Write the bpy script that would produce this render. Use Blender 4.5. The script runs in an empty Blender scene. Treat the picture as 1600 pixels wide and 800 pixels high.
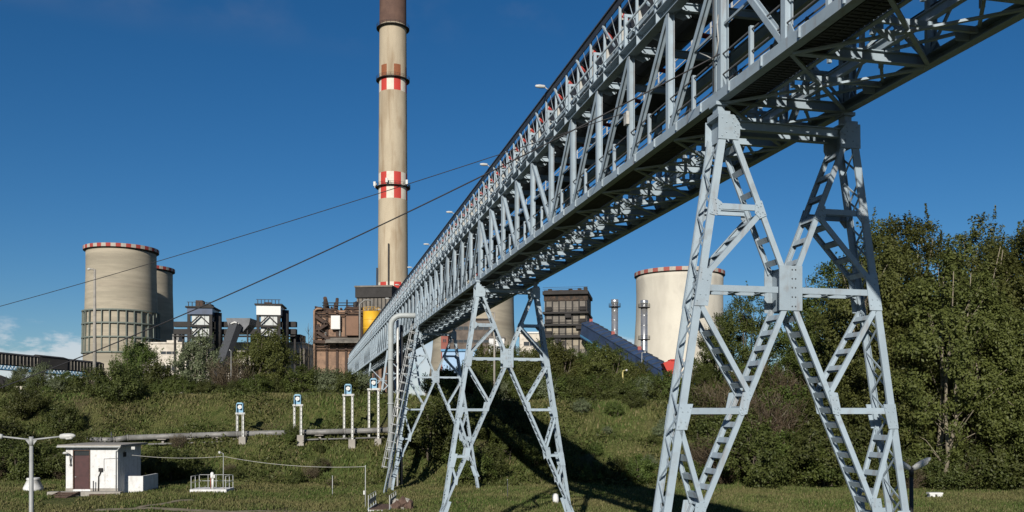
import bpy, math, random
import numpy as np
from mathutils import Vector, Matrix, noise as mnoise

R = math.radians
scene = bpy.context.scene
COL = scene.collection
rng = np.random.default_rng(11)
random.seed(5)

# ------------------------------------------------------------------ camera
EYE = 6.5            # eye height above the low grass
F = 1400.0           # focal length in photograph pixels (1600 wide)
PX, PY = 800.0, 639.0
cam_d = bpy.data.cameras.new('camera')
cam = bpy.data.objects.new('camera', cam_d)
COL.objects.link(cam)
cam.location = (0, 0, EYE)
cam.rotation_euler = (R(90), 0, 0)
cam_d.sensor_width = 36
cam_d.lens = 36 * F / 1600
cam_d.shift_y = (PY - 400) / 1600
cam_d.clip_start = 0.5
cam_d.clip_end = 9000
scene.camera = cam

# ------------------------------------------------------------------ sky, sun, exposure
SUN_EL, SUN_AZ = 24.0, 11.0      # sun behind the camera, SUN_AZ degrees to its left
world = bpy.data.worlds.new('World')
scene.world = world
world.use_nodes = True
wn, wl = world.node_tree.nodes, world.node_tree.links
wn.clear()
wo = wn.new('ShaderNodeOutputWorld')
bg = wn.new('ShaderNodeBackground')
bg.inputs[1].default_value = 0.050
sky = wn.new('ShaderNodeTexSky')
sky.sky_type = 'NISHITA'
sky.sun_disc = False
sky.sun_elevation = R(SUN_EL)
sky.sun_rotation = R(180 + SUN_AZ)
sky.air_density = 1.0
sky.dust_density = 0.05
sky.ozone_density = 6.0
sky.altitude = 300
tc = wn.new('ShaderNodeTexCoord')
sep = wn.new('ShaderNodeSeparateXYZ')
wl.new(tc.outputs['Generated'], sep.inputs[0])
def wmath(op, a, b=None, c=None):
    n = wn.new('ShaderNodeMath'); n.operation = op
    for i, v in enumerate((a, b, c)):
        if v is None: continue
        if isinstance(v, (int, float)): n.inputs[i].default_value = v
        else: wl.new(v, n.inputs[i])
    return n.outputs[0]
def wramp(x, a, b):
    n = wn.new('ShaderNodeMapRange'); n.interpolation_type = 'SMOOTHSTEP'
    wl.new(x, n.inputs[0]); n.inputs[1].default_value = a; n.inputs[2].default_value = b
    return n.outputs[0]
# low cumulus round the horizon
mp = wn.new('ShaderNodeMapping'); mp.inputs['Scale'].default_value = (1, 1, 2.6)
wl.new(tc.outputs['Generated'], mp.inputs[0])
nz = wn.new('ShaderNodeTexNoise'); nz.inputs['Scale'].default_value = 9.0; nz.inputs['Detail'].default_value = 7; nz.inputs['Roughness'].default_value = 0.6
wl.new(mp.outputs[0], nz.inputs['Vector'])
thr = wmath('MULTIPLY_ADD', sep.outputs[2], 3.0, 0.285)
cum = wramp(wmath('SUBTRACT', nz.outputs[0], thr), 0.0, 0.09)
cum = wmath('MULTIPLY', cum, wramp(sep.outputs[2], 0.105, 0.06))
cum = wmath('MULTIPLY', cum, 0.62)
# thin high wisps
mp2 = wn.new('ShaderNodeMapping'); mp2.inputs['Scale'].default_value = (1.0, 1.0, 1.6); mp2.inputs['Location'].default_value = (-0.02, 0.2, 0.1)
wl.new(tc.outputs['Generated'], mp2.inputs[0])
nz2 = wn.new('ShaderNodeTexNoise'); nz2.inputs['Scale'].default_value = 5.0; nz2.inputs['Detail'].default_value = 6
wl.new(mp2.outputs[0], nz2.inputs['Vector'])
wis = wmath('MULTIPLY', wramp(nz2.outputs[0], 0.42, 0.66), wramp(sep.outputs[2], 0.355, 0.43))
wis = wmath('MULTIPLY', wis, 0.45)
hs = wn.new('ShaderNodeHueSaturation'); hs.inputs['Saturation'].default_value = 1.19
wl.new(sky.outputs[0], hs.inputs['Color'])
mx = wn.new('ShaderNodeMixRGB'); mx.inputs[2].default_value = (11.0, 11.2, 11.6, 1)
wl.new(cum, mx.inputs[0]); wl.new(hs.outputs[0], mx.inputs[1])
mx2 = wn.new('ShaderNodeMixRGB'); mx2.inputs[2].default_value = (4.2, 4.2, 4.9, 1)
wl.new(wis, mx2.inputs[0]); wl.new(mx.outputs[0], mx2.inputs[1])
wl.new(mx2.outputs[0], bg.inputs[0])
wl.new(bg.outputs[0], wo.inputs[0])

sd = bpy.data.lights.new('sun', 'SUN')
sd.energy = 5.0
sd.angle = R(0.55)
sd.color = (1.0, 0.93, 0.82)
sun = bpy.data.objects.new('sun', sd)
COL.objects.link(sun)
sdir = Vector((math.sin(R(SUN_AZ)) * math.cos(R(SUN_EL)), math.cos(R(SUN_AZ)) * math.cos(R(SUN_EL)), -math.sin(R(SUN_EL))))
sun.rotation_euler = sdir.to_track_quat('-Z', 'Y').to_euler()

vs = scene.view_settings
vs.view_transform = 'Standard'
vs.look = 'None'
vs.exposure = 0.45
vs.gamma = 1.0
vs.use_curve_mapping = False

# ------------------------------------------------------------------ helpers
def at(px, py, Y):
    return Vector(((px - PX) / F * Y, Y, EYE + (PY - py) / F * Y))
def wx(px, Y): return (px - PX) / F * Y
def wz(py, Y): return EYE + (PY - py) / F * Y

def sstep(a, b, x):
    t = np.clip((x - a) / (b - a), 0, 1)
    return t * t * (3 - 2 * t)

class MB:
    def __init__(s): s.v = []; s.f = []; s.m = []; s.mi = 0; s.sm = []
    def add(s, vs_, fs_, smooth=False):
        o = len(s.v); s.v.extend([tuple(p) for p in vs_])
        for f in fs_:
            s.f.append([i + o for i in f]); s.m.append(s.mi); s.sm.append(smooth)
        return s
    def box(s, x0, x1, y0, y1, z0, z1):
        v = [(x0,y0,z0),(x1,y0,z0),(x1,y1,z0),(x0,y1,z0),(x0,y0,z1),(x1,y0,z1),(x1,y1,z1),(x0,y1,z1)]
        return s.add(v, [(0,3,2,1),(4,5,6,7),(0,1,5,4),(1,2,6,5),(2,3,7,6),(3,0,4,7)])
    def prof(s, p0, p1, poly, up=(0,0,1)):
        # extrude a closed 2-d profile (side, up) from p0 to p1
        p0, p1 = Vector(p0), Vector(p1)
        d = (p1 - p0).normalized()
        u = Vector(up)
        if abs(d.dot(u)) > 0.98: u = Vector((0,1,0)) if abs(d.y) < 0.9 else Vector((1,0,0))
        a = d.cross(u).normalized(); b = a.cross(d).normalized()
        n = len(poly)
        v = [p0 + a*q[0] + b*q[1] for q in poly] + [p1 + a*q[0] + b*q[1] for q in poly]
        f = [(i, (i+1) % n, n + (i+1) % n, n + i) for i in range(n)]
        f.append(tuple(range(n-1, -1, -1))); f.append(tuple(range(n, 2*n)))
        return s.add(v, f)
    def beam(s, p0, p1, w, h, up=(0,0,1)):
        return s.prof(p0, p1, [(-w/2,-h/2),(w/2,-h/2),(w/2,h/2),(-w/2,h/2)], up)
    def hbeam(s, p0, p1, w, h, t=0.02, up=(0,0,1)):
        # flanges top and bottom (in 'up'), web between: three plates
        a, b, c = w/2, h/2, t/2
        return s.prof(p0, p1, [(-a,-b),(a,-b),(a,-b+t),(c,-b+t),(c,b-t),(a,b-t),(a,b),(-a,b),(-a,b-t),(-c,b-t),(-c,-b+t),(-a,-b+t)], up)
    def chan(s, p0, p1, w, h, t=0.02, up=(0,0,1)):
        # channel, open to +side
        return s.prof(p0, p1, [(-w/2,-h/2),(w/2,-h/2),(w/2,-h/2+t),(-w/2+t,-h/2+t),(-w/2+t,h/2-t),(w/2,h/2-t),(w/2,h/2),(-w/2,h/2)], up)
    def tube(s, p0, p1, r0, r1=None, n=8, caps=True):
        return s.path([p0, p1], [r0, r0 if r1 is None else r1], n, caps)
    def path(s, pts, rad, n=8, caps=True):
        pts = [Vector(p) for p in pts]
        if isinstance(rad, (int, float)): rad = [rad]*len(pts)
        v = []; prev = None
        for i, p in enumerate(pts):
            d = (pts[min(i+1, len(pts)-1)] - pts[max(i-1, 0)]).normalized()
            if prev is None:
                u = Vector((0,0,1)) if abs(d.z) < 0.9 else Vector((1,0,0))
                a = d.cross(u).normalized()
            else:
                a = (prev - d*prev.dot(d)).normalized()
            prev = a; b = d.cross(a)
            for k in range(n):
                t = 2*math.pi*k/n
                v.append(p + (a*math.cos(t) + b*math.sin(t))*rad[i])
        f = []
        for i in range(len(pts)-1):
            for k in range(n):
                k2 = (k+1) % n
                f.append((i*n+k, i*n+k2, (i+1)*n+k2, (i+1)*n+k))
        s.add(v, f, True)
        if caps:
            o = len(s.v) - len(v)
            s.f.append([o+k for k in range(n-1, -1, -1)]); s.m.append(s.mi); s.sm.append(False)
            s.f.append([o+(len(pts)-1)*n+k for k in range(n)]); s.m.append(s.mi); s.sm.append(False)
        return s
    def lathe(s, prof_, n=32, c=(0,0), mats=None, smooth=True):
        o = len(s.v)
        for r, z in prof_:
            for k in range(n):
                t = 2*math.pi*k/n
                s.v.append((c[0]+r*math.cos(t), c[1]+r*math.sin(t), z))
        for i in range(len(prof_)-1):
            for k in range(n):
                k2 = (k+1) % n
                s.f.append([o+i*n+k, o+i*n+k2, o+(i+1)*n+k2, o+(i+1)*n+k])
                s.m.append(mats(i, k) if mats else s.mi); s.sm.append(smooth)
        return s
    def plate(s, poly, y0, y1):
        # polygon in x-z, thickness in y
        n = len(poly)
        v = [(p[0], y0, p[1]) for p in poly] + [(p[0], y1, p[1]) for p in poly]
        f = [(i, (i+1) % n, n + (i+1) % n, n + i) for i in range(n)]
        f.append(tuple(range(n-1, -1, -1))); f.append(tuple(range(n, 2*n)))
        return s.add(v, f)
    def platex(s, poly, x0, x1):
        n = len(poly)
        v = [(x0, p[0], p[1]) for p in poly] + [(x1, p[0], p[1]) for p in poly]
        f = [(i, (i+1) % n, n + (i+1) % n, n + i) for i in range(n)]
        f.append(tuple(range(n-1, -1, -1))); f.append(tuple(range(n, 2*n)))
        return s.add(v, f)
    def merge(s, o, off=(0,0,0)):
        b = len(s.v)
        s.v.extend([(p[0]+off[0], p[1]+off[1], p[2]+off[2]) for p in o.v])
        s.f.extend([[i+b for i in f] for f in o.f]); s.m.extend(o.m); s.sm.extend(o.sm)
        return s
    def mesh(s, name, mats):
        me = bpy.data.meshes.new(name)
        me.from_pydata(s.v, [], s.f)
        if not isinstance(mats, (list, tuple)): mats = [mats]
        for m in mats: me.materials.append(m)
        me.polygons.foreach_set('material_index', s.m)
        me.polygons.foreach_set('use_smooth', s.sm)
        import bmesh
        bm = bmesh.new(); bm.from_mesh(me); bmesh.ops.recalc_face_normals(bm, faces=bm.faces); bm.to_mesh(me); bm.free()
        me.update()
        return me

def link(name, me, parent=None, loc=(0,0,0), rot=None, scale=None):
    o = bpy.data.objects.new(name, me)
    COL.objects.link(o)
    if parent is not None: o.parent = parent
    o.location = loc
    if rot is not None: o.rotation_euler = rot
    if scale is not None: o.scale = scale
    return o
def part(name, mb, mat, parent, loc=(0,0,0), rot=None):
    return link(name, mb.mesh(name, mat), parent, loc, rot)
def tag(o, label, cat, group=None):
    o['label'] = label; o['category'] = cat
    if group: o['group'] = group
    return o
def thing(name, label, cat, loc=(0,0,0), rz=0.0, group=None):
    o = bpy.data.objects.new(name, None)
    o.empty_display_size = 0.5
    COL.objects.link(o)
    o.location = loc; o.rotation_euler = (0, 0, rz)
    return tag(o, label, cat, group)
def struct(o): o['kind'] = 'structure'; return o
def stuff(o): o['kind'] = 'stuff'; return o
def copy_tree(o, parent=None):
    c = o.copy(); COL.objects.link(c); c.parent = parent
    for ch in list(o.children): copy_tree(ch, c)
    return c

# ------------------------------------------------------------------ materials
AL = 0.74      # surface albedo scale that goes with the exposure above
def mat(name, col, rough=0.7, col2=None, nscale=2.0, amt=0.5, metal=0.0, bump=0.0, bscale=30.0, stain=None, stain_amt=0.0, coords='Object', stretch=(1,1,1), spec=0.3):
    m = bpy.data.materials.new(name); m.use_nodes = True
    n, l = m.node_tree.nodes, m.node_tree.links
    b = n['Principled BSDF']
    b.inputs['Roughness'].default_value = rough; b.inputs['Metallic'].default_value = metal
    b.inputs['Specular IOR Level'].default_value = spec
    t = n.new('ShaderNodeTexCoord'); mp = n.new('ShaderNodeMapping'); mp.inputs['Scale'].default_value = stretch
    l.new(t.outputs[coords], mp.inputs[0])
    col2 = tuple(x*AL for x in (col2 or tuple(q*0.75 for q in col))); col = tuple(x*AL for x in col)
    if stain: stain = tuple(x*AL for x in stain)
    c1 = (*col, 1); c2 = (*col2, 1)
    nz = n.new('ShaderNodeTexNoise'); nz.inputs['Scale'].default_value = nscale; nz.inputs['Detail'].default_value = 6; nz.inputs['Roughness'].default_value = 0.65
    l.new(mp.outputs[0], nz.inputs['Vector'])
    mr = n.new('ShaderNodeMapRange'); l.new(nz.outputs[0], mr.inputs[0]); mr.inputs[1].default_value = 0.35; mr.inputs[2].default_value = 0.7; mr.inputs[4].default_value = amt*2
    mxx = n.new('ShaderNodeMixRGB'); mxx.inputs[1].default_value = c1; mxx.inputs[2].default_value = c2
    l.new(mr.outputs[0], mxx.inputs[0])
    out = mxx.outputs[0]
    if stain:
        n2 = n.new('ShaderNodeTexNoise'); n2.inputs['Scale'].default_value = nscale*2.7; n2.inputs['Detail'].default_value = 8
        l.new(mp.outputs[0], n2.inputs['Vector'])
        r2 = n.new('ShaderNodeMapRange'); l.new(n2.outputs[0], r2.inputs[0]); r2.inputs[1].default_value = 0.55; r2.inputs[2].default_value = 0.72; r2.inputs[4].default_value = stain_amt
        m2 = n.new('ShaderNodeMixRGB'); m2.inputs[2].default_value = (*stain, 1)
        l.new(r2.outputs[0], m2.inputs[0]); l.new(out, m2.inputs[1]); out = m2.outputs[0]
    l.new(out, b.inputs['Base Color'])
    if bump > 0:
        n3 = n.new('ShaderNodeTexNoise'); n3.inputs['Scale'].default_value = bscale; n3.inputs['Detail'].default_value = 4
        l.new(t.outputs[coords], n3.inputs['Vector'])
        bp = n.new('ShaderNodeBump'); bp.inputs['Strength'].default_value = bump
        l.new(n3.outputs[0], bp.inputs['Height']); l.new(bp.outputs[0], b.inputs['Normal'])
    return m

def add_streaks(m, col, amt, scale=(5, 5, 0.7), lo=0.58, hi=0.75):
    n, l = m.node_tree.nodes, m.node_tree.links
    b = n['Principled BSDF']; src = b.inputs['Base Color'].links[0].from_socket
    t = n.new('ShaderNodeTexCoord'); mp = n.new('ShaderNodeMapping'); mp.inputs['Scale'].default_value = scale; l.new(t.outputs['Object'], mp.inputs[0])
    z = n.new('ShaderNodeTexNoise'); z.inputs['Scale'].default_value = 1.0; z.inputs['Detail'].default_value = 7; l.new(mp.outputs[0], z.inputs['Vector'])
    r = n.new('ShaderNodeMapRange'); l.new(z.outputs[0], r.inputs[0]); r.inputs[1].default_value = lo; r.inputs[2].default_value = hi; r.inputs[4].default_value = amt
    x = n.new('ShaderNodeMixRGB'); x.inputs[2].default_value = (*[q*AL for q in col], 1); l.new(r.outputs[0], x.inputs[0]); l.new(src, x.inputs[1]); l.new(x.outputs[0], b.inputs['Base Color'])

def vary(m, lo, hi):
    n, l = m.node_tree.nodes, m.node_tree.links
    b = n['Principled BSDF']; src = b.inputs['Base Color'].links[0].from_socket
    oi = n.new('ShaderNodeObjectInfo'); r = n.new('ShaderNodeMapRange'); l.new(oi.outputs['Random'], r.inputs[0]); r.inputs[3].default_value = lo; r.inputs[4].default_value = hi
    h = n.new('ShaderNodeHueSaturation'); l.new(r.outputs[0], h.inputs['Value']); l.new(src, h.inputs['Color']); l.new(h.outputs[0], b.inputs['Base Color'])

def leafmat(name, dark, light, trans=0.25):
    m = bpy.data.materials.new(name); m.use_nodes = True
    n, l = m.node_tree.nodes, m.node_tree.links
    b = n['Principled BSDF']; b.inputs['Roughness'].default_value = 0.55; b.inputs['Specular IOR Level'].default_value = 0.25
    dark = tuple(q*AL for q in dark); light = tuple(q*AL for q in light)
    g = n.new('ShaderNodeNewGeometry'); oi = n.new('ShaderNodeObjectInfo')
    t = n.new('ShaderNodeTexCoord'); nz = n.new('ShaderNodeTexNoise'); nz.inputs['Scale'].default_value = 0.55; nz.inputs['Detail'].default_value = 3
    l.new(t.outputs['Object'], nz.inputs['Vector'])
    ad = n.new('ShaderNodeMath'); ad.operation = 'MULTIPLY_ADD'; ad.inputs[1].default_value = 0.55; l.new(g.outputs['Random Per Island'], ad.inputs[0])
    mr = n.new('ShaderNodeMapRange'); mr.inputs[1].default_value = 0.3; mr.inputs[2].default_value = 0.75; mr.inputs[4].default_value = 0.45; l.new(nz.outputs[0], mr.inputs[0]); l.new(mr.outputs[0], ad.inputs[2])
    mx = n.new('ShaderNodeMixRGB'); mx.inputs[1].default_value = (*dark, 1); mx.inputs[2].default_value = (*light, 1); l.new(ad.outputs[0], mx.inputs[0])
    hs = n.new('ShaderNodeHueSaturation'); l.new(mx.outputs[0], hs.inputs['Color'])
    vr = n.new('ShaderNodeMapRange'); vr.inputs[3].default_value = 0.78; vr.inputs[4].default_value = 1.2; l.new(oi.outputs['Random'], vr.inputs[0]); l.new(vr.outputs[0], hs.inputs['Value'])
    hr = n.new('ShaderNodeMapRange'); hr.inputs[3].default_value = 0.485; hr.inputs[4].default_value = 0.51; l.new(oi.outputs['Random'], hr.inputs[0]); l.new(hr.outputs[0], hs.inputs['Hue'])
    l.new(hs.outputs[0], b.inputs['Base Color'])
    tr = n.new('ShaderNodeBsdfTranslucent'); l.new(hs.outputs[0], tr.inputs[0])
    ms = n.new('ShaderNodeMixShader'); ms.inputs[0].default_value = trans
    l.new(b.outputs[0], ms.inputs[1]); l.new(tr.outputs[0], ms.inputs[2]); l.new(ms.outputs[0], n['Material Output'].inputs[0])
    return m

STEEL = mat('painted_steel', (0.335, 0.415, 0.485), 0.5, (0.285, 0.355, 0.42), 1.3, 0.5, stain=(0.17, 0.135, 0.105), stain_amt=0.28, spec=0.35)
add_streaks(STEEL, (0.20, 0.12, 0.07), 0.55, (4, 4, 0.6), 0.59, 0.76)
vary(STEEL, 0.93, 1.14)
STEELD = mat('weathered_dark_steel', (0.07, 0.076, 0.086), 0.6, (0.045, 0.047, 0.052), 2.5, 0.5)
PANEL = mat('belt_cover_sheet', (0.05, 0.054, 0.06), 0.5, (0.032, 0.034, 0.04), 1.5, 0.6)
GRATE = mat('walkway_grating', (0.055, 0.06, 0.066), 0.7)  # base colour darkened to paint in deep shade on the bridge underside
RAIL = mat('galvanised_rail', (0.45, 0.47, 0.48), 0.5)
REDP = mat('red_roller_paint', (0.42, 0.035, 0.03), 0.5, (0.25, 0.04, 0.035), 4.0)
BELT = mat('rubber_belt', (0.02, 0.02, 0.022), 0.7)
BRACK = mat('pale_bracket', (0.5, 0.5, 0.48), 0.6, stain=(0.2, 0.13, 0.08), stain_amt=0.5, nscale=5)
CABLE = mat('cable_sheath', (0.035, 0.035, 0.04), 0.6)
WHITEP = mat('white_paint', (0.72, 0.73, 0.72), 0.6, (0.58, 0.59, 0.58), 3.0, 0.5)
WHITEW = mat('whitewash', (0.74, 0.75, 0.76), 0.85, (0.60, 0.61, 0.62), 1.6, 0.5, stain=(0.36, 0.34, 0.30), stain_amt=0.5, bump=0.15, bscale=12)
add_streaks(WHITEW, (0.30, 0.27, 0.22), 0.5, (3, 3, 0.5), 0.55, 0.75)
DOORM = mat('oxblood_door', (0.075, 0.03, 0.032), 0.6, (0.05, 0.022, 0.024), 3)
CONC = mat('concrete', (0.36, 0.34, 0.31), 0.9, (0.27, 0.255, 0.23), 1.2, 0.6, bump=0.2, bscale=8, stain=(0.16, 0.15, 0.13), stain_amt=0.4)
PIPEM = mat('grey_pipe_cladding', (0.24, 0.24, 0.235), 0.5, (0.16, 0.16, 0.155), 1.5, 0.6, stain=(0.10, 0.075, 0.05), stain_amt=0.5)
PIPEL = mat('pale_pipe', (0.42, 0.46, 0.47), 0.5, (0.34, 0.37, 0.38), 1.0, 0.5)
GLASS = mat('dark_window', (0.03, 0.035, 0.04), 0.2, spec=0.6)
PALEB = mat('pale_blue_paint', (0.24, 0.45, 0.62), 0.5, (0.18, 0.36, 0.52), 3.0)
BLUE = mat('blue_paint', (0.09, 0.28, 0.48), 0.5, (0.06, 0.2, 0.38), 2.0)
LAMPM = mat('lamp_housing', (0.55, 0.56, 0.55), 0.45, (0.42, 0.43, 0.42), 6)
POLE = mat('galvanised_pole', (0.36, 0.375, 0.38), 0.5)
POLED = mat('dark_pole', (0.04, 0.042, 0.042), 0.6)
WOOD = mat('weathered_wood', (0.13, 0.085, 0.065), 0.9, (0.08, 0.05, 0.04), 3, 0.6)
RUSTY = mat('rusty_brown_cladding', (0.34, 0.215, 0.145), 0.85, (0.20, 0.13, 0.092), 0.35, 0.7, stain=(0.055, 0.04, 0.034), stain_amt=0.6)
RUSTD = mat('rusted_pipework', (0.075, 0.045, 0.033), 0.8, (0.04, 0.03, 0.026), 0.8)
YELLOW = mat('yellow_tank_paint', (0.72, 0.42, 0.03), 0.5, (0.6, 0.34, 0.03), 0.5)
GRIMY = mat('grimy_grey_panel', (0.23, 0.21, 0.185), 0.9, (0.14, 0.13, 0.115), 0.3, 0.7, stain=(0.04, 0.038, 0.036), stain_amt=0.6)
GRIMYL = mat('grimy_beige_panel', (0.36, 0.32, 0.25), 0.9, (0.25, 0.22, 0.175), 0.25, 0.6)
SOOT = mat('sooty_steel', (0.038, 0.036, 0.036), 0.8, (0.022, 0.021, 0.021), 0.5)
DKBLUE = mat('dark_blue_sheet', (0.045, 0.08, 0.165), 0.4, (0.028, 0.05, 0.10), 0.3, 0.6)
SILVER = mat('stainless_flue', (0.62, 0.63, 0.64), 0.28, (0.5, 0.51, 0.52), 0.6, 0.5, metal=0.75)
PALEW = mat('flaking_white_render', (0.68, 0.64, 0.57), 0.9, (0.48, 0.44, 0.38), 0.25, 0.6, stain=(0.15, 0.12, 0.1), stain_amt=0.6)
TOWERC = mat('cooling_tower_concrete', (0.42, 0.375, 0.295), 0.9, (0.31, 0.28, 0.22), 0.10, 0.75, stretch=(0.35, 0.35, 2.4), stain=(0.22, 0.2, 0.165), stain_amt=0.5)
TOWERP = mat('pale_tower_concrete', (0.64, 0.61, 0.53), 0.9, (0.52, 0.49, 0.425), 0.06, 0.6, stain=(0.33, 0.31, 0.28), stain_amt=0.45, stretch=(1, 1, 0.5))
add_streaks(TOWERP, (0.30, 0.28, 0.25), 0.55, (0.09, 0.09, 0.018), 0.52, 0.72)
add_streaks(TOWERC, (0.20, 0.175, 0.14), 0.6, (0.02, 0.02, 0.22), 0.5, 0.7)
RIBM = mat('weathered_green_frame', (0.17, 0.20, 0.18), 0.7)
CHIM = mat('chimney_concrete', (0.50, 0.43, 0.32), 0.9, (0.40, 0.34, 0.25), 0.12, 0.7, stain=(0.30, 0.22, 0.14), stain_amt=0.55, stretch=(1, 1, 0.35))
add_streaks(CHIM, (0.20, 0.13, 0.07), 0.55, (0.5, 0.5, 0.035), 0.52, 0.72)
CHIMD = mat('smoke_darkened_brick', (0.14, 0.085, 0.065), 0.9, (0.10, 0.06, 0.048), 0.3, 0.6)
REDB = mat('red_marking', (0.52, 0.045, 0.035), 0.7, (0.42, 0.05, 0.04), 0.4)
REDF = mat('faded_rust_marking', (0.28, 0.10, 0.045), 0.8)
WHB = mat('white_marking', (0.70, 0.66, 0.58), 0.8, (0.58, 0.53, 0.45), 0.4)
WHR = mat('grimy_white_rim', (0.46, 0.42, 0.37), 0.8)
REDR = mat('faded_red_rim', (0.36, 0.06, 0.05), 0.8)
REDT = mat('dull_red_rim', (0.36, 0.10, 0.085), 0.8)
BARK = mat('bark', (0.12, 0.10, 0.075), 0.9, (0.07, 0.06, 0.045), 4)
BARKP = mat('pale_bark', (0.26, 0.23, 0.17), 0.9, (0.15, 0.13, 0.1), 4)
COAL = mat('coal', (0.015, 0.014, 0.014), 0.9)
LEAF1 = leafmat('poplar_leaf', (0.062, 0.078, 0.018), (0.175, 0.192, 0.055), 0.42)
LEAF2 = leafmat('fresh_leaf', (0.055, 0.085, 0.018), (0.165, 0.21, 0.055), 0.42)
LEAF3 = leafmat('silver_willow_leaf', (0.07, 0.095, 0.04), (0.25, 0.29, 0.17), 0.35)
LEAF4 = leafmat('scrub_leaf', (0.042, 0.058, 0.014), (0.13, 0.148, 0.042), 0.38)
TWIG = leafmat('bare_twig', (0.055, 0.045, 0.027), (0.15, 0.118, 0.075), 0.05)

def groundmat():
    m = bpy.data.materials.new('grassy_earth'); m.use_nodes = True
    n, l = m.node_tree.nodes, m.node_tree.links
    b = n['Principled BSDF']; b.inputs['Roughness'].default_value = 0.95; b.inputs['Specular IOR Level'].default_value = 0.1
    g = n.new('ShaderNodeNewGeometry')
    def nse(sc, det=5):
        z = n.new('ShaderNodeTexNoise'); z.inputs['Scale'].default_value = sc; z.inputs['Detail'].default_value = det
        l.new(g.outputs['Position'], z.inputs['Vector']); return z.outputs[0]
    def mixc(f, a, c, lo, hi):
        r = n.new('ShaderNodeMapRange'); l.new(f, r.inputs[0]); r.inputs[1].default_value = lo; r.inputs[2].default_value = hi
        x = n.new('ShaderNodeMixRGB'); l.new(r.outputs[0], x.inputs[0])
        for i, q in ((1, a), (2, c)):
            if isinstance(q, tuple): x.inputs[i].default_value = (*q, 1)
            else: l.new(q, x.inputs[i])
        return x.outputs[0]
    c = mixc(nse(0.9), (0.042, 0.058, 0.015), (0.082, 0.086, 0.03), 0.35, 0.65)
    c = mixc(nse(0.13), c, (0.075, 0.06, 0.036), 0.52, 0.7)
    c = mixc(nse(6.0), c, (0.03, 0.032, 0.012), 0.5, 0.75)
    l.new(c, b.inputs['Base Color'])
    bp = n.new('ShaderNodeBump'); bp.inputs['Strength'].default_value = 0.8; bp.inputs['Distance'].default_value = 0.3
    l.new(nse(5.0, 6), bp.inputs['Height']); l.new(bp.outputs[0], b.inputs['Normal'])
    return m
GROUND = groundmat()
def grassmat():
    m = bpy.data.materials.new('grass_blade'); m.use_nodes = True
    n, l = m.node_tree.nodes, m.node_tree.links
    b = n['Principled BSDF']; b.inputs['Roughness'].default_value = 0.7; b.inputs['Specular IOR Level'].default_value = 0.2
    g = n.new('ShaderNodeNewGeometry')
    z = n.new('ShaderNodeTexNoise'); z.inputs['Scale'].default_value = 0.16; z.inputs['Detail'].default_value = 4; l.new(g.outputs['Position'], z.inputs['Vector'])
    r = n.new('ShaderNodeMapRange'); l.new(z.outputs[0], r.inputs[0]); r.inputs[1].default_value = 0.36; r.inputs[2].default_value = 0.66
    a = n.new('ShaderNodeMixRGB'); a.inputs[1].default_value = (0.076, 0.112, 0.027, 1); a.inputs[2].default_value = (0.140, 0.135, 0.054, 1); l.new(r.outputs[0], a.inputs[0])
    r2 = n.new('ShaderNodeMapRange'); l.new(g.outputs['Random Per Island'], r2.inputs[0]); r2.inputs[3].default_value = 0.55; r2.inputs[4].default_value = 1.25
    h = n.new('ShaderNodeHueSaturation'); l.new(a.outputs[0], h.inputs['Color']); l.new(r2.outputs[0], h.inputs['Value'])
    gt = n.new('ShaderNodeMapRange'); l.new(g.outputs['Random Per Island'], gt.inputs[0]); gt.inputs[1].default_value = 0.86; gt.inputs[2].default_value = 0.9
    sm = n.new('ShaderNodeMixRGB'); sm.inputs[2].default_value = (0.17, 0.145, 0.072, 1); l.new(gt.outputs[0], sm.inputs[0]); l.new(h.outputs[0], sm.inputs[1]); h = sm
    l.new(h.outputs[0], b.inputs['Base Color'])
    tr = n.new('ShaderNodeBsdfTranslucent'); l.new(h.outputs[0], tr.inputs[0])
    ms = n.new('ShaderNodeMixShader'); ms.inputs[0].default_value = 0.3
    l.new(b.outputs[0], ms.inputs[1]); l.new(tr.outputs[0], ms.inputs[2]); l.new(ms.outputs[0], n['Material Output'].inputs[0])
    return m
GRASS = grassmat()

# ------------------------------------------------------------------ terrain
def crest_z(x):
    return 7.3 + 0.9 * sstep(4, -22, x)
def terr(x, y):
    x = np.asarray(x, float); y = np.asarray(y, float)
    z = -1.2 + 0.25 * sstep(60, 86, y)
    z = z + 0.5 * sstep(-16, -27, x) * sstep(64, 72, y)
    s0 = 87.5 + 1.3 * np.sin(x*0.11) + 0.7*np.sin(x*0.31 + 1) - 3.0*sstep(12, 30, x)
    e0 = 107.0
    t = np.clip((y - s0) / (e0 - s0), 0, 1)
    t = np.where(t < 0.1, t*t/0.2, np.where(t > 0.9, 0.9 - (1-t)*(1-t)/0.2 + 0.05 - 0.05, t - 0.05)) / 0.9
    t = np.clip(t, 0, 1)
    t = t - 0.045*np.sin(4*math.pi*t)
    c = crest_z(x)
    z = z * (1 - t) + c * t
    bump = 0.13*np.sin(x*0.7 + 0.4*y) + 0.12*np.sin(0.9*y - 0.33*x + 2) + 0.09*np.sin(1.7*x + 0.3) * np.sin(1.3*y)
    near = sstep(20, 40, y) * (1 - sstep(150, 200, y))
    z = z + bump * near * (0.3 + 0.9*np.clip(t*6, 0, 1) * (1 - np.clip((t-0.93)*14, 0, 1)))
    return z
def tz(x, y): return float(terr(x, y))

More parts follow.
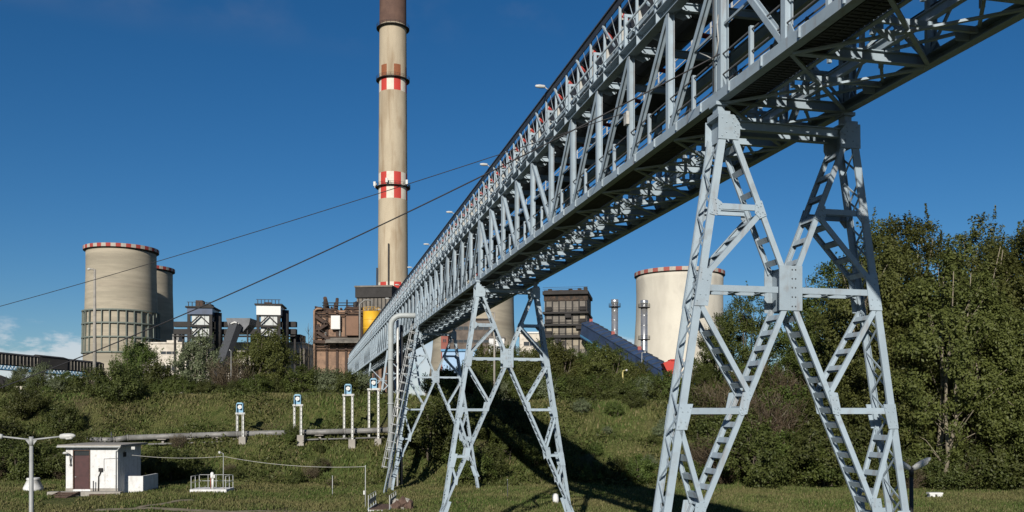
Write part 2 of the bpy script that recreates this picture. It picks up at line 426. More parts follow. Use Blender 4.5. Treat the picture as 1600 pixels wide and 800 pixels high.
def build_terrain():
    xs = np.concatenate([np.linspace(-4000, -120, 14), np.arange(-100, 100.1, 1.6), np.linspace(120, 4000, 14)])
    ys = np.concatenate([np.linspace(-400, 10, 8), np.arange(15, 126, 1.1), np.linspace(135, 400, 16), np.linspace(600, 6000, 8)])
    X, Y = np.meshgrid(xs, ys)
    Z = terr(X, Y)
    v = np.stack([X.ravel(), Y.ravel(), Z.ravel()], 1)
    nx = len(xs); ny = len(ys)
    i = np.arange((ny-1)*(nx-1)); r = i // (nx-1); c = i % (nx-1)
    a = r*nx + c
    f = np.stack([a, a+1, a+nx+1, a+nx], 1)
    me = bpy.data.meshes.new('ground')
    me.from_pydata(v.tolist(), [], f.tolist())
    me.polygons.foreach_set('use_smooth', [True]*len(f))
    me.materials.append(GROUND)
    return struct(link('ground', me))
build_terrain()

# ------------------------------------------------------------------ leaf and grass meshes
def quads_mesh(name, P, m):
    # P: (N,4,3)
    n = len(P)
    me = bpy.data.meshes.new(name)
    me.vertices.add(n*4); me.vertices.foreach_set('co', P.reshape(-1).astype(np.float32))
    me.loops.add(n*4); me.loops.foreach_set('vertex_index', np.arange(n*4, dtype=np.int32))
    me.polygons.add(n); me.polygons.foreach_set('loop_start', np.arange(0, n*4, 4, dtype=np.int32))
    me.materials.append(m)
    me.update(calc_edges=True)
    return me
def leaf_quads(C, size, g, elong=2.0, N=None):
    n = len(C)
    if N is None: N = np.zeros((n, 3)); N[:, 2] = 0.5
    nn = N + g.normal(size=(n, 3))*0.55; nn /= np.linalg.norm(nn, axis=1)[:, None]
    d = g.normal(size=(n, 3)); d -= nn * (d*nn).sum(1)[:, None]; d /= np.linalg.norm(d, axis=1)[:, None]
    e = np.cross(nn, d)
    s = (size * (0.6 + 0.8*g.random(n)))[:, None]
    return np.stack([C - d*s*elong/2, C + e*s*0.5, C + d*s*elong/2, C - e*s*0.5], 1)

def crown_points(g, n_clump, per, rx, ry, h, base, clump_r, lean=0.0, top_taper=0.5, hollow=0.55):
    """clumps of leaves spread through an uneven crown standing on z = base .. base+h"""
    cs = []
    while len(cs) < n_clump:
        p = g.uniform(-1, 1, 3)
        r = np.linalg.norm(p)
        if r > 1 or r < hollow * g.random(): continue
        zz = (p[2]+1)/2
        w = 1 - top_taper*max(0, zz-0.45)/0.55
        if zz < 0.25: w *= 0.55 + zz*1.8
        cs.append((p[0]*rx*w, p[1]*ry*w, base + zz*h))
    cs = np.array(cs)
    cs[:, 0] += lean * (cs[:, 2]-base)
    cr = clump_r * (0.55 + 0.9*g.random(n_clump))
    idx = np.repeat(np.arange(n_clump), per)
    d = g.normal(size=(len(idx), 3)); d /= np.linalg.norm(d, axis=1)[:, None]
    rad = g.random(len(idx))**0.55
    P = cs[idx] + d * (rad * cr[idx])[:, None] * np.array([1.0, 1.0, 0.85])
    # wispy shoots that break the outline
    m = max(6, n_clump//2); sh = []
    for k in g.integers(0, n_clump, m):
        o = cs[k] + 0; dr = np.array([o[0]/rx*0.7 + g.normal()*0.4 + lean*2, o[1]/ry*0.6 + g.normal()*0.4, 0.9 + g.random()])
        dr /= np.linalg.norm(dr); L = clump_r*(1.2 + 1.1*g.random())
        t = g.random(per//3)[:, None]
        sh.append(o + dr*t*L + g.normal(size=(per//3, 3))*clump_r*0.16*(1.1-t))
    cen = np.array([0, 0, base + 0.45*h])
    def norms(pts, ctr, r):
        a = (pts-ctr)/np.maximum(r, 0.1)[:, None]
        b = (pts-cen)/np.array([rx, ry, h*0.5]); b /= np.linalg.norm(b, axis=1)[:, None]+1e-6
        q = 0.7*a + 0.55*b + np.array([0, 0, 0.25]); return q/(np.linalg.norm(q, axis=1)[:, None]+1e-6)
    NN = [norms(P, cs[idx], cr[idx])] + [norms(q, q.mean(0)[None], np.full(len(q), clump_r)) for q in sh]
    return np.concatenate([P] + sh), cs, np.concatenate(NN)

def make_tree_proto(seed, h, rx, ry, base, n_clump, per, leaf, clump_r, lmat, bmat, lean=0.0, tr=0.22, top_taper=0.5, hollow=0.5, stems=1):
    g = np.random.default_rng(seed)
    P, cs, NN = crown_points(g, n_clump, per, rx, ry, h-base, base, clump_r, lean, top_taper, hollow)
    crown = quads_mesh('crown', leaf_quads(P, leaf, g, 2.0, NN), lmat)
    mb = MB()
    for s in range(stems):
        ox, oy = (0, 0) if stems == 1 else (g.normal()*rx*0.22, g.normal()*ry*0.22)
        tl = [(ox*0.3, oy*0.3, -0.6)]
        for k in range(1, 7):
            t = k/6
            tl.append((ox*(0.3+t) + lean*t*(h-base)*0.6 + g.normal()*0.12, oy*(0.3+t) + g.normal()*0.12, t*h*0.86))
        mb.path(tl, [tr*(1.15 - 0.98*k/6) for k in range(7)], 7)
        nb = 16 if stems == 1 else 7
        for q in g.choice(len(cs), min(nb, len(cs)), replace=False):
            e = Vector(cs[q]); tt = min(0.8, max(0.12, (e.z - h*0.22) / h))
            i = min(5, int(tt*6)); a = Vector(tl[i]).lerp(Vector(tl[i+1]), tt*6-i)
            mid = a.lerp(e, 0.5) + Vector((0, 0, 0.1*h*0.3))
            mb.path([a, mid, e], [tr*0.32*(1-tt*0.5), tr*0.2*(1-tt*0.4), 0.02], 5)
    trunk = mb.mesh('trunk', bmat)
    return crown, trunk
def plant_tree(name, proto, x, y, s, rz, label, cat='tree', group=None, sz=None, z=None):
    zz = tz(x, y) if z is None else z
    t = thing(name, label, cat, (x, y, zz), rz, group)
    t.scale = (s, s, sz or s)
    link('crown', proto[0], t); link('trunk', proto[1], t)
    return t

# ------------------------------------------------------------------ conveyor bridge
TH = math.atan((PX - 480) / F)          # the bridge runs away to the left of the view axis
cT, sT = math.cos(TH), math.sin(TH)
VC, U1, PAN = 11.58, 20.2, 3.11         # bridge axis offset, first tower in view, panel length
def bw(v, u, z=0.0): return Vector((-u*sT + v*cT, u*cT + v*sT, z))
bridge = thing('conveyor_bridge', 'long light grey steel truss conveyor bridge crossing the picture to the upper right', 'bridge', bw(VC, U1), TH)
K0, K1, KD = -7, 66, 24                  # panel range; members beyond KD are too small to tell apart
YA, YB = K0*PAN, K1*PAN
H0, H1, HT = 14.0, 17.5, 20.03           # lower chord, upper chord, top edge
def run(name, mb, m, kind=None): return part(name, mb, m, bridge)

for s in (-1, 1):
    o = s*1.84; i = s*1.60
    x0, x1 = sorted((o, o - s*0.025))
    mb = MB().box(x0, x1, YA, YB, H0, H0+0.25)
    x0, x1 = sorted((o - s*0.025, i)); mb.box(x0, x1, YA, YB, H0, H0+0.025).box(x0, x1, YA, YB, H0+0.225, H0+0.25)
    run('lower_chord', mb, STEEL)
    w = s*1.66
    mb = MB().box(*sorted((w, w - s*0.025)), YA, YB, H1+0.02, H1+0.34)
    mb.box(*sorted((s*1.86, w - s*0.10)), YA, YB, H1+0.34, H1+0.365)
    mb.box(*sorted((s*1.86, w - s*0.10)), YA, YB, H1-0.005, H1+0.02)
    run('upper_chord', mb, STEEL)
mb = MB().hbeam((0.55, YA, H0+0.36), (0.55, YB, H0+0.36), 0.14, 0.22); run('stringer', mb, STEEL)
mb = MB().hbeam((-0.78, YA, H0+0.12), (-0.78, YB, H0+0.12), 0.12, 0.2); run('stringer', mb, STEEL)
for z in (0.42, 0.68, 0.92, 1.15):
    run('handrail', MB().tube((-0.80, YA, H0+z), (-0.80, YB, H0+z), 0.022, n=6), STEELD)
for z in (0.62, 1.12):
    run('handrail', MB().tube((-1.74, YA, H0+z), (-1.74, YB, H0+z), 0.02, n=6), STEELD)
run('cable_tray', MB().box(1.25, 1.62, YA, YB, H0+0.9, H0+0.93).box(1.25, 1.27, YA, YB, H0+0.93, H0+1.02), STEELD)
run('lower_belt', MB().box(-0.22, 1.02, YA, YB, H0+1.40, H0+1.43), BELT)
for x in (-0.25, 1.05): run('belt_stringer', MB().beam((x, YA, H0+1.38), (x, YB, H0+1.38), 0.06, 0.12), STEELD)
# top deck, near edge
run('belt_cover', MB().box(-1.585, -1.56, YA, YB, HT-0.27, HT).box(-1.56, -1.36, YA, YB, HT-0.02, HT), PANEL)
run('edge_rail', MB().beam((-1.60, YA, HT+0.012), (-1.60, YB, HT+0.012), 0.05, 0.05), STEELD)
run('belt_guard', MB().box(-1.23, -1.21, YA, YB, H1+0.78, HT-0.03), PANEL)
run('belt_stringer', MB().beam((-1.46, YA, H1+0.98), (-1.46, YB, H1+0.98), 0.09, 0.14), STEEL)
run('handrail', MB().tube((-1.78, YA, H1+1.10), (-1.78, YB, H1+1.10), 0.035, n=6), STEEL)
run('handrail', MB().tube((-1.78, YA, H1+0.72), (-1.78, YB, H1+0.72), 0.02, n=6), STEEL)
pts = [(-1.30, 19.62), (-0.62, 19.22), (0.42, 19.22), (1.1, 19.62)]
mb = MB()
for a, b in zip(pts[:-1], pts[1:]):
    mb.prof((0, YA, 0), (0, YB, 0), [(a[0], a[1]), (b[0], b[1]), (b[0], b[1]+0.03), (a[0], a[1]+0.03)])
run('belt', mb, BELT)
run('return_belt', MB().box(-0.95, 0.75, YA, YB, 18.62, 18.65), BELT)
# far side walkway of the top deck
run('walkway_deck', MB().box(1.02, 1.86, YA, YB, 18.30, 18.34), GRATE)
run('fascia', MB().box(1.87, 1.90, YA, YB, 18.22, 18.92), PANEL)
for z in (19.25, 19.56, 19.88):
    run('handrail', MB().tube((1.90, YA, z), (1.90, YB, z), 0.024, n=6), RAIL)

SH = {}
def shared(key, name, fn, m):
    if key not in SH: SH[key] = (fn(), m, name)
    return SH[key]
def sub_far(acc, mbm, y): acc.setdefault(mbm[1].name, [MB(), mbm[1]])[0].merge(mbm[0], (0, y, 0))
MESHC = {}
def put(key, y, acc=None, parent=None):
    mb, m, name = SH[key]
    if acc is not None: sub_far(acc, (mb, m), y); return None
    if key not in MESHC: MESHC[key] = mb.mesh(name, m)
    return link(name, MESHC[key], parent or bridge, (0, y, 0))

for s, nm in ((-1, 'n'), (1, 'f')):
    x = s*1.74
    shared('vert'+nm, 'vertical', lambda: MB().hbeam((x, 0, H0+0.25), (x, 0, H1), 0.18, 0.19, 0.022, up=(1,0,0)), STEEL)
    shared('vert2'+nm, 'joint_vertical', lambda: MB().hbeam((x, 0.13, H0+0.25), (x, 0.13, H1+0.3), 0.2, 0.21, 0.024, up=(1,0,0)).hbeam((x, -0.13, H0+0.25), (x, -0.13, H1+0.3), 0.2, 0.21, 0.024, up=(1,0,0)).box(*sorted((x - s*0.11, x + s*0.115)), -0.03, 0.03, H0+1.6, H0+1.9), STEEL)
    # diagonals: top at 0, foot one panel further / nearer
    shared('dga'+nm, 'diagonal', lambda: MB().hbeam((x, 0.10, H1-0.05), (x, PAN-0.12, H0+0.27), 0.14, 0.15, 0.02, up=(1,0,0)), STEEL)
    shared('dgb'+nm, 'diagonal', lambda: MB().hbeam((x, -0.10, H1-0.05), (x, -PAN+0.12, H0+0.27), 0.14, 0.15, 0.02, up=(1,0,0)), STEEL)
    shared('gus'+nm, 'gusset_plate', lambda: MB().platex([(-0.34, H0+0.25), (0.34, H0+0.25), (0.16, H0+0.55), (-0.16, H0+0.55)], *sorted((x - s*0.01, x + s*0.012))), STEEL)
    shared('stf'+nm, 'stiffener', lambda: MB().plate([(s*1.84, H0+0.03), (s*1.885, H0+0.03), (s*1.885, H0+0.24), (s*1.66, H0+0.40), (s*1.66, H0+0.255), (s*1.84, H0+0.255)], -0.02, 0.02), STEEL)
    shared('stu'+nm, 'stiffener', lambda: MB().plate([(s*1.67, H1+0.025), (s*1.85, H1+0.025), (s*1.85, H1+0.335), (s*1.67, H1+0.335)], -0.012, 0.012), STEEL)
shared('post', 'rail_post', lambda: MB().beam((-1.74, 0, H0+0.25), (-1.74, 0, H0+1.2), 0.09, 0.09, up=(1,0,0)), STEEL)
shared('ipost', 'rail_post', lambda: MB().beam((-0.80, 0, H0+0.2), (-0.80, 0, H0+1.17), 0.06, 0.06), STEELD)
shared('cross', 'cross_beam', lambda: MB().hbeam((-1.60, 0, H0+0.10), (1.60, 0, H0+0.10), 0.15, 0.24, 0.022), STEEL)
shared('crosst', 'upper_cross_beam', lambda: MB().hbeam((-1.64, 0, H1+0.20), (1.64, 0, H1+0.20), 0.14, 0.22, 0.02), STEEL)
shared('brx', 'bottom_brace', lambda: MB().beam((-1.62, 0.06, H0+0.02), (1.62, PAN-0.06, H0+0.02), 0.09, 0.05), STEEL)
shared('bry', 'bottom_brace', lambda: MB().beam((1.62, 0.06, H0-0.035), (-1.62, PAN-0.06, H0-0.035), 0.09, 0.05), STEEL)
shared('trest', 'pipe_stool', lambda: MB().beam((0.12, 0, H0+0.22), (0.12, 0, H0+0.95), 0.09, 0.09).beam((0.98, 0, H0+0.22), (0.98, 0, H0+0.95), 0.09, 0.09).beam((-0.1, 0, H0+0.98), (1.25, 0, H0+0.98), 0.1, 0.09).beam((0.12, 0, H0+0.25), (0.9, 0, H0+0.92), 0.06, 0.05), STEEL)
shared('ifr', 'belt_frame', lambda: MB().beam((-0.25, 0, H0+0.2), (-0.25, 0, H0+1.32), 0.08, 0.08).beam((1.05, 0, H0+0.2), (1.05, 0, H0+1.32), 0.08, 0.08).beam((-0.21, 0, H0+1.15), (1.01, 0, H0+1.15), 0.07, 0.07), STEEL)
shared('sub1', 'floor_strut', lambda: MB().beam((-1.6, 0, H0+0.14), (1.6, 0, H0+0.14), 0.08, 0.12), STEEL)
shared('sub2', 'bottom_brace', lambda: MB().beam((0.55, 0.1, H0+0.2), (1.6, PAN/2-0.06, H0+0.2), 0.07, 0.06), STEEL)
shared('sub3', 'bottom_brace', lambda: MB().beam((0.55, -0.1, H0+0.2), (1.6, -PAN/2+0.06, H0+0.2), 0.07, 0.06), STEEL)
shared('sub4', 'hanger_bracket', lambda: MB().plate([(-0.72, H0+0.0), (-0.35, H0-0.22), (-0.22, H0-0.2), (-0.22, H0+0.0)], -0.012, 0.012), STEEL)
shared('sub5', 'hanger_bracket', lambda: MB().plate([(1.58, H0+0.0), (1.28, H0-0.02), (1.2, H0+0.22), (1.58, H0+0.22)], 0.09, 0.11), STEEL)
shared('ctr1', 'counter_brace', lambda: MB().beam((1.66, 0.1, H0+0.3), (1.66, PAN-0.1, H1-0.1), 0.05, 0.06), STEEL)
shared('ctr2', 'counter_brace', lambda: MB().beam((1.66, 0.1, H1-0.1), (1.66, PAN-0.1, H0+0.3), 0.05, 0.06), STEEL)
shared('rdn', 'redundant_strut', lambda: MB().beam((-1.70, 0.08, H0+1.85), (-1.70, PAN*0.5, H0+1.85), 0.05, 0.06), STEEL)
shared('rdm', 'redundant_strut', lambda: MB().beam((-1.70, PAN*0.5, H0+1.85), (-1.70, PAN-0.08, H0+1.85), 0.05, 0.06), STEEL)
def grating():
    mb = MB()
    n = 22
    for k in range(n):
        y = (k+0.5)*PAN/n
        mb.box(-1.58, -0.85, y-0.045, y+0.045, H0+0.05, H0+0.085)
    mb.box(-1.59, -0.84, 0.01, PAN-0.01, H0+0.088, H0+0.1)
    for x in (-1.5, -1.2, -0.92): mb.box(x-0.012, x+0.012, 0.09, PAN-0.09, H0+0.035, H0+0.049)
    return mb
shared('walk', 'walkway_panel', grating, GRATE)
def trough():
    mb = MB(); n = 12; pr = []
    for k in range(n+1):
        t = math.pi*(1 + k/n); pr.append((-0.1+0.76*math.cos(t), 18.87+0.76*math.sin(t)))
    inn = [(-0.1+(p[0]+0.1)*0.975, 18.87+(p[1]-18.87)*0.975) for p in pr]
    mb.prof((0, 0.03, 0), (0, PAN/2-0.03, 0), pr + inn[::-1])
    return mb
shared('trough', 'trough_panel', trough, PANEL)
shared('saddle', 'saddle_plate', lambda: MB().plate([(-1.64, H1-0.02), (-1.3, H1-0.12), (-1.08, H1-0.02), (-1.1, H1+0.12), (-1.64, H1+0.16)], -0.02, 0.02), STEEL)
shared('knee', 'knee_strut', lambda: MB().beam((-1.62, 0, H1+0.05), (-1.0, 0.4, H1+0.2), 0.07, 0.05), STEEL)
shared('tpost', 'top_post', lambda: MB().chan((-1.54, 0, H1+0.365), (-1.54, 0, HT-0.02), 0.075, 0.075, 0.012, up=(1,0,0)), STEEL)
shared('tknee', 'knee_brace', lambda: MB().beam((-1.60, 0.03, HT-0.28), (-1.60, -1.2, H1+1.08), 0.055, 0.06), STEEL)
shared('wire', 'tie_rod', lambda: MB().tube((-1.57, 0.0, H1+0.95), (-1.57, PAN/4, HT-0.3), 0.014, n=5), STEEL)
shared('brk', 'idler_bracket', lambda: MB().plate([(-1.49, H1+1.05), (-1.22, H1+1.05), (-1.26, H1+1.35), (-1.49, H1+1.75)], -0.015, 0.015).plate([(-1.49, H1+1.85), (-1.25, H1+1.9), (-1.28, H1+2.15), (-1.49, H1+2.2)], -0.015, 0.015), BRACK)
shared('rol', 'idler_roller', lambda: MB().tube((-1.42, 0.09, H1+2.02), (-0.62, 0.09, H1+1.62), 0.085, n=8), REDP)
shared('rol2', 'return_roller', lambda: MB().tube((-1.44, -0.06, H1+1.30), (1.1, -0.06, H1+1.00), 0.085, n=8), REDP)
def gate():
    mb = MB()
    mb.beam((-1.78, 0, H1+0.365), (-1.78, 0, H1+1.36), 0.10, 0.10, up=(1,0,0))
    mb.beam((-1.84, 0, H1+1.40), (-1.16, 0, H1+1.40), 0.10, 0.09)
    mb.beam((-1.70, 0, H1+0.98), (-1.2, 0, H1+0.98), 0.07, 0.07)
    mb.beam((-1.70, 0, H1+0.62), (-1.2, 0, H1+0.62), 0.07, 0.07)
    return mb
shared('gate', 'rail_bracket', gate, STEEL)
shared('fpost', 'rail_post', lambda: MB().beam((1.88, 0, 18.30), (1.88, 0, 19.90), 0.05, 0.05), RAIL)
shared('fleg', 'walkway_post', lambda: MB().beam((1.80, 0, H1+0.365), (1.80, 0, 18.30), 0.1, 0.1).beam((1.70, 0, H1+0.37), (1.06, 0, 18.24), 0.07, 0.07), STEELD)
def lampmb():
    mb = MB()
    mb.tube((-1.6, 0, HT+0.02), (-1.75, 0, HT+0.12), 0.02, n=6)
    prof = [(-1.72, 0.03), (-1.78, 0.07), (-1.98, 0.08), (-2.14, 0.055), (-2.18, 0.01)]
    mb.path([(p[0], 0, HT+0.14) for p in prof], [p[1] for p in prof], 10)
    return mb
shared('lamp', 'lamp', lampmb, LAMPM)

far = {}
for k in range(K0, K1):
    y = k*PAN; acc = None if (k < KD and k >= -4) else far
    p = k % 10
    for nm in 'nf':
        put(('vert2' if p == 0 else 'vert')+nm, y, acc)
        if nm == 'f': put('ctr1' if p < 5 else 'ctr2', y, acc)
        else: put('rdn' if p < 5 else 'rdm', y, acc)
        if p < 5: put('dga'+nm, y, acc)
        else: put('dgb'+nm, y+PAN, acc)
        put('gus'+nm, y, acc)
    put('stfn', y+PAN*0.28, acc); put('stfn', y+PAN*0.78, acc)
    put('stun', y+PAN*0.25, acc); put('stun', y+PAN*0.75, acc)
    put('post', y+PAN/2, acc); put('ipost', y+PAN*0.25, acc); put('ipost', y+PAN*0.75, acc)
    put('cross', y, acc); put('crosst', y, acc)
    put('brx', y, acc); put('bry', y, acc); put('trest', y+0.12, acc)
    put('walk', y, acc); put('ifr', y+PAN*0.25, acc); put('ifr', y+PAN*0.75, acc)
    put('sub1', y+PAN/2, acc); put('sub2', y, acc); put('sub3', y+PAN, acc); put('sub4', y+PAN*0.5+0.1, acc); put('sub5', y+PAN*0.5+0.1, acc)
    for h in (0, 0.5):
        put('trough', y+h*PAN, acc); put('saddle', y+h*PAN+0.08, acc); put('knee', y+h*PAN+0.1, acc)
        put('tpost', y+h*PAN, acc); put('brk', y+h*PAN+0.1, acc); put('rol', y+h*PAN, acc); put('wire', y+h*PAN, acc)
        put('fpost', y+h*PAN+0.4, acc)
    put('tknee', y, acc); put('rol2', y+0.4, acc); put('gate', y+0.35, acc); put('fleg', y+0.2, acc)
    if k % 4 == 1 and 0 < k < 34: put('lamp', y+1.0, None)
for nmx, (mb, m) in far.items():
    o = part('far_truss_members', mb, m, bridge); stuff(o)
# switch box, conduit and loose cable loop on the joint vertical
part('switch_box', MB().box(-1.93, -1.83, -0.12, 0.12, H0+1.35, H0+1.75), BRACK, bridge, (0, 2*PAN, 0))
lp = [(-1.87, -0.14, H0+2.05), (-1.95, -0.26, H0+1.75), (-1.96, -0.34, H0+1.35), (-1.93, -0.2, H0+1.1), (-1.88, 0.1, H0+1.06), (-1.86, 0.5, H0+1.3), (-1.85, 0.95, H0+1.55)]
part('cable_loop', MB().path(lp, 0.016, 6), BRACK, bridge)
part('conduit', MB().tube((-1.865, 0.13, H0+0.3), (-1.865, 0.13, H1), 0.02, n=6), STEELD, bridge)

# ------------------------------------------------------------------ trestle towers
def ox(z): return 1.8 + (13.1 - z)*0.157
def ixu(z): return 0.22 + (z - 9.99)*(1.5-0.22)/(13.1-9.99)
def ixl(z): return 0.15 + (8.94 - z)*0.444
FY, BY = -0.35, 0.35
ZB = -1.5
def flat(mb, a, b, w, y, t=0.06):
    # one flange bar in the x-z plane: plate with a lip, at depth y
    s = 1 if y < 0 else -1
    A, B = Vector((a[0], y, a[1])), Vector((b[0], y, b[1]))
    d = (B-A).normalized(); n = Vector((0, -s, 0))
    side = d.cross(n).normalized()
    for q in (-1, 1):
        pass
    mb.prof(A, B, [(-w/2, 0), (w/2, 0), (w/2, -t), (w/2-0.018, -t), (w/2-0.018, -0.018), (-w/2+0.018, -0.018), (-w/2+0.018, -t), (-w/2, -t)], up=(0, -s, 0))
def member(parent, name, a, b, w, fill=None, step=0.4, ends=0.25):
    """front and rear flange bars with battens or lacing between them, in tower coordinates"""
    mb = MB(); flat(mb, a, b, w, FY); flat(mb, a, b, w, BY)
    o = part(name, mb, STEEL, parent)
    A, B = Vector((a[0], 0, a[1])), Vector((b[0], 0, b[1])); L = (B-A).length
    d = (B-A)/L
    if fill == 'batten':
        n = max(1, int((L-2*ends)/step)); me = None
        ang = math.atan2(d.x, d.z)
        for k in range(n+1):
            c = A + d*(ends + k*(L-2*ends)/max(1, n))
            if me is None: me = MB().box(-w*0.5+0.02, -w*0.5+0.034, FY+0.02, BY-0.02, -0.07, 0.07).box(w*0.5-0.034, w*0.5-0.02, FY+0.02, BY-0.02, -0.07, 0.07).mesh('batten', STEEL)
            link('batten', me, o, c, (0, ang, 0))
    elif fill == 'lacing':
        n = max(2, int((L-2*ends)/step))
        side = Vector((1, 0, 0)) if a[0] < 0 else Vector((-1, 0, 0))
        ang = math.atan2(d.x, d.z); me = None
        hstep = (L-2*ends)/n; m2 = []
        for q in (0, 1):
            y0, y1 = ((FY+0.04, BY-0.04) if q == 0 else (BY-0.04, FY+0.04))
            mq = MB()
            mq.beam((-w/2+0.02, y0, 0), (-w/2+0.02, y1, hstep), 0.05, 0.016, up=(1,0,0))
            mq.beam((w/2-0.02, y1, 0), (w/2-0.02, y0, hstep), 0.05, 0.02, up=(1,0,0))
            m2.append(mq.mesh('lacing_bar', STEEL))
        for k in range(n):
            c = A + d*(ends + k*hstep)
            link('lacing_bar', m2[k % 2], o, c, (0, ang, 0))
    return o
def gusset(parent, poly, both=True, inner=False):
    o = part('gusset_plate', MB().plate(poly, FY-0.024, FY-0.003), STEEL, parent)
    if parent.get('near'):
        cx = sum(p[0] for p in poly)/len(poly); cz = sum(p[1] for p in poly)/len(poly); bl = MB()
        for p in poly:
            for q in (0.72, 0.4):
                x, z = cx + (p[0]-cx)*q, cz + (p[1]-cz)*q
                bl.tube((x, FY-0.024, z), (x, FY-0.042, z), 0.017, n=6)
        stuff(part('bolts', bl, STEEL, o))
    part('gusset_plate', MB().plate(poly, BY+0.003, BY+0.024), STEEL, parent)
def build_tower(label, u, zmin, group, v=VC):
    p = bw(v, u + 0.1)
    t = thing('trestle_tower', label, 'tower', (p.x, p.y, 0), TH, group)
    if u == U1: t['near'] = 1
    for s in (-1, 1):
        leg = member(t, 'leg', (s*ox(zmin), zmin), (s*ox(13.15), 13.15), 0.19, 'lacing', 0.55)
        member(t, 'inner_leg', (s*1.5, 13.1), (s*ixu(9.9), 9.9), 0.135, 'batten', 0.5)
        if zmin < 2.0: zi = 0.2
        else: zi = zmin
        member(t, 'inner_leg', (s*ixl(8.98), 8.98), (s*ixl(zi), zi), 0.135, 'batten', 0.41)
        member(t, 'strut', (s*(ox(11.4)-0.1), 11.4), (s*(ixu(11.4)+0.08), 11.4), 0.14)
        member(t, 'brace', (s*(ixu(11.25)+0.1), 11.22), (s*(ox(9.7)-0.1), 9.72), 0.13, 'batten', 0.42)
        member(t, 'strut', (s*0.33, 9.42), (s*(ox(9.42)-0.12), 9.42), 0.15, 'batten', 0.55)
        if zmin < 6.0:
            member(t, 'brace', (s*(ox(9.0)-0.08), 9.0), (s*(ixl(6.85)+0.02), 6.88), 0.13, 'batten', 0.42)
            member(t, 'strut', (s*(ox(6.45)-0.12), 6.45), (s*(ixl(6.5)+0.1), 6.45), 0.15)
        if zmin < 3.9:
            member(t, 'brace', (s*(ox(6.0)-0.05), 6.0), (s*(ixl(4.15)+0.04), 4.18), 0.12, 'batten', 0.42)
            member(t, 'strut', (s*(ox(3.75)-0.1), 3.75), (s*(ixl(3.8)+0.1), 3.75), 0.14)
        if zmin < 1.0:
            member(t, 'brace', (s*(ox(3.2)-0.04), 3.2), (s*(ixl(2.4)+0.02), 2.45), 0.13)
            gusset(t, [(s*(ox(1.3)-0.3), 1.15), (s*(ox(1.3)-0.12), 1.2), (s*(ox(0.5)+0.14), 0.3), (s*(ox(0.5)-0.1), 0.2)])
        # cap and gussets
        gusset(t, [(s*1.92, 13.62), (s*1.52, 13.62), (s*1.36, 13.42), (s*1.36, 13.12), (s*1.40, 13.02), (s*1.93, 13.02)])
        part('bearing', MB().box(min(s*1.90, s*1.58), max(s*1.90, s*1.58), FY+0.05, BY-0.05, 13.62, 13.72).box(min(s*1.83, s*1.64), max(s*1.83, s*1.64), -0.14, 0.14, 13.72, 13.9).box(min(s*1.90, s*1.58), max(s*1.90, s*1.58), -0.2, 0.2, 13.9, 13.985), STEEL, t)
        part('cap_diaphragm', MB().box(min(s*1.90, s*1.38), max(s*1.90, s*1.38), FY, BY, 13.58, 13.615).box(min(s*1.76, s*1.72), max(s*1.76, s*1.72), FY, BY, 13.05, 13.58), STEEL, t)
        a = ixu(11.4)
        gusset(t, [(s*(a+0.15), 11.52), (s*(a-0.02), 11.58), (s*(a-0.15), 11.22), (s*(a+0.02), 11.14), (s*(a+0.16), 11.26)])
        a = ox(11.4)
        gusset(t, [(s*(a-0.24), 11.48), (s*(a-0.04), 11.62), (s*(a+0.08), 11.2), (s*(a-0.10), 11.16), (s*(a-0.24), 11.32)])
        gusset(t, [(s*(ox(9.95)-0.22), 9.85), (s*(ox(10.0)+0.105), 9.92), (s*(ox(9.0)+0.105), 8.98), (s*(ox(9.0)-0.25), 8.98)])
        if zmin < 6.0:
            gusset(t, [(s*(ox(6.6)-0.24), 6.62), (s*(ox(6.6)+0.10), 6.62), (s*(ox(6.0)+0.10), 6.0), (s*(ox(6.0)-0.18), 6.0)])
            a = ixl(6.65)
            gusset(t, [(s*(a-0.13), 6.94), (s*(a+0.12), 6.90), (s*(a+0.22), 6.44), (s*(a+0.16), 6.34), (s*(a+0.0), 6.38)])
        if zmin < 3.9:
            gusset(t, [(s*(ox(3.9)-0.26), 3.92), (s*(ox(3.9)+0.10), 3.92), (s*(ox(3.15)+0.11), 3.15), (s*(ox(3.15)-0.18), 3.15)])
            a = ixl(3.95)
            gusset(t, [(s*(a-0.15), 4.25), (s*(a+0.14), 4.25), (s*(a+0.24), 3.68), (s*(a-0.02), 3.5)])
        if zmin < 1.0:
            a = ixl(2.4)
            gusset(t, [(s*(a-0.12), 2.62), (s*(a+0.10), 2.62), (s*(a+0.14), 2.2), (s*(a-0.04), 2.1)])
            part('footing', MB().box(s*ox(0)-0.75, s*ox(0)+0.75, -0.8, 0.8, -2.2, -1.0), CONC, t)
    hub = part('hub_plate', MB().box(-0.31, 0.31, FY-0.03, FY-0.003, 8.92, 10.02).box(-0.31, 0.31, BY+0.003, BY+0.03, 8.92, 10.02).box(-0.1, -0.08, FY, BY, 8.95, 10.0).box(-0.012, 0.012, FY-0.036, FY-0.031, 8.92, 10.02), STEEL, t)
    rv = MB()
    for zz in (9.02, 9.25, 9.48, 9.70, 9.92):
        for xx in (0.03, 0.12): rv.tube((xx, FY-0.03, zz), (xx, FY-0.045, zz), 0.018, n=6)
    o = part('rivet_row', rv, STEELD, hub); stuff(o)
    part('head_beam', MB().hbeam((-1.38, FY+0.1, 13.4), (1.38, FY+0.1, 13.4), 0.16, 0.22).hbeam((-1.38, BY-0.1, 13.4), (1.38, BY-0.1, 13.4), 0.16, 0.22), STEEL, t)
    return t
TG = 'trestle towers under the conveyor bridge'
build_tower('largest and nearest grey lattice trestle tower, at the right, feet cut off below', U1, ZB, TG)
build_tower('middle grey lattice trestle tower standing on the grass with its shadow beside it', U1+10*PAN, ZB, TG, v=VC-0.14)
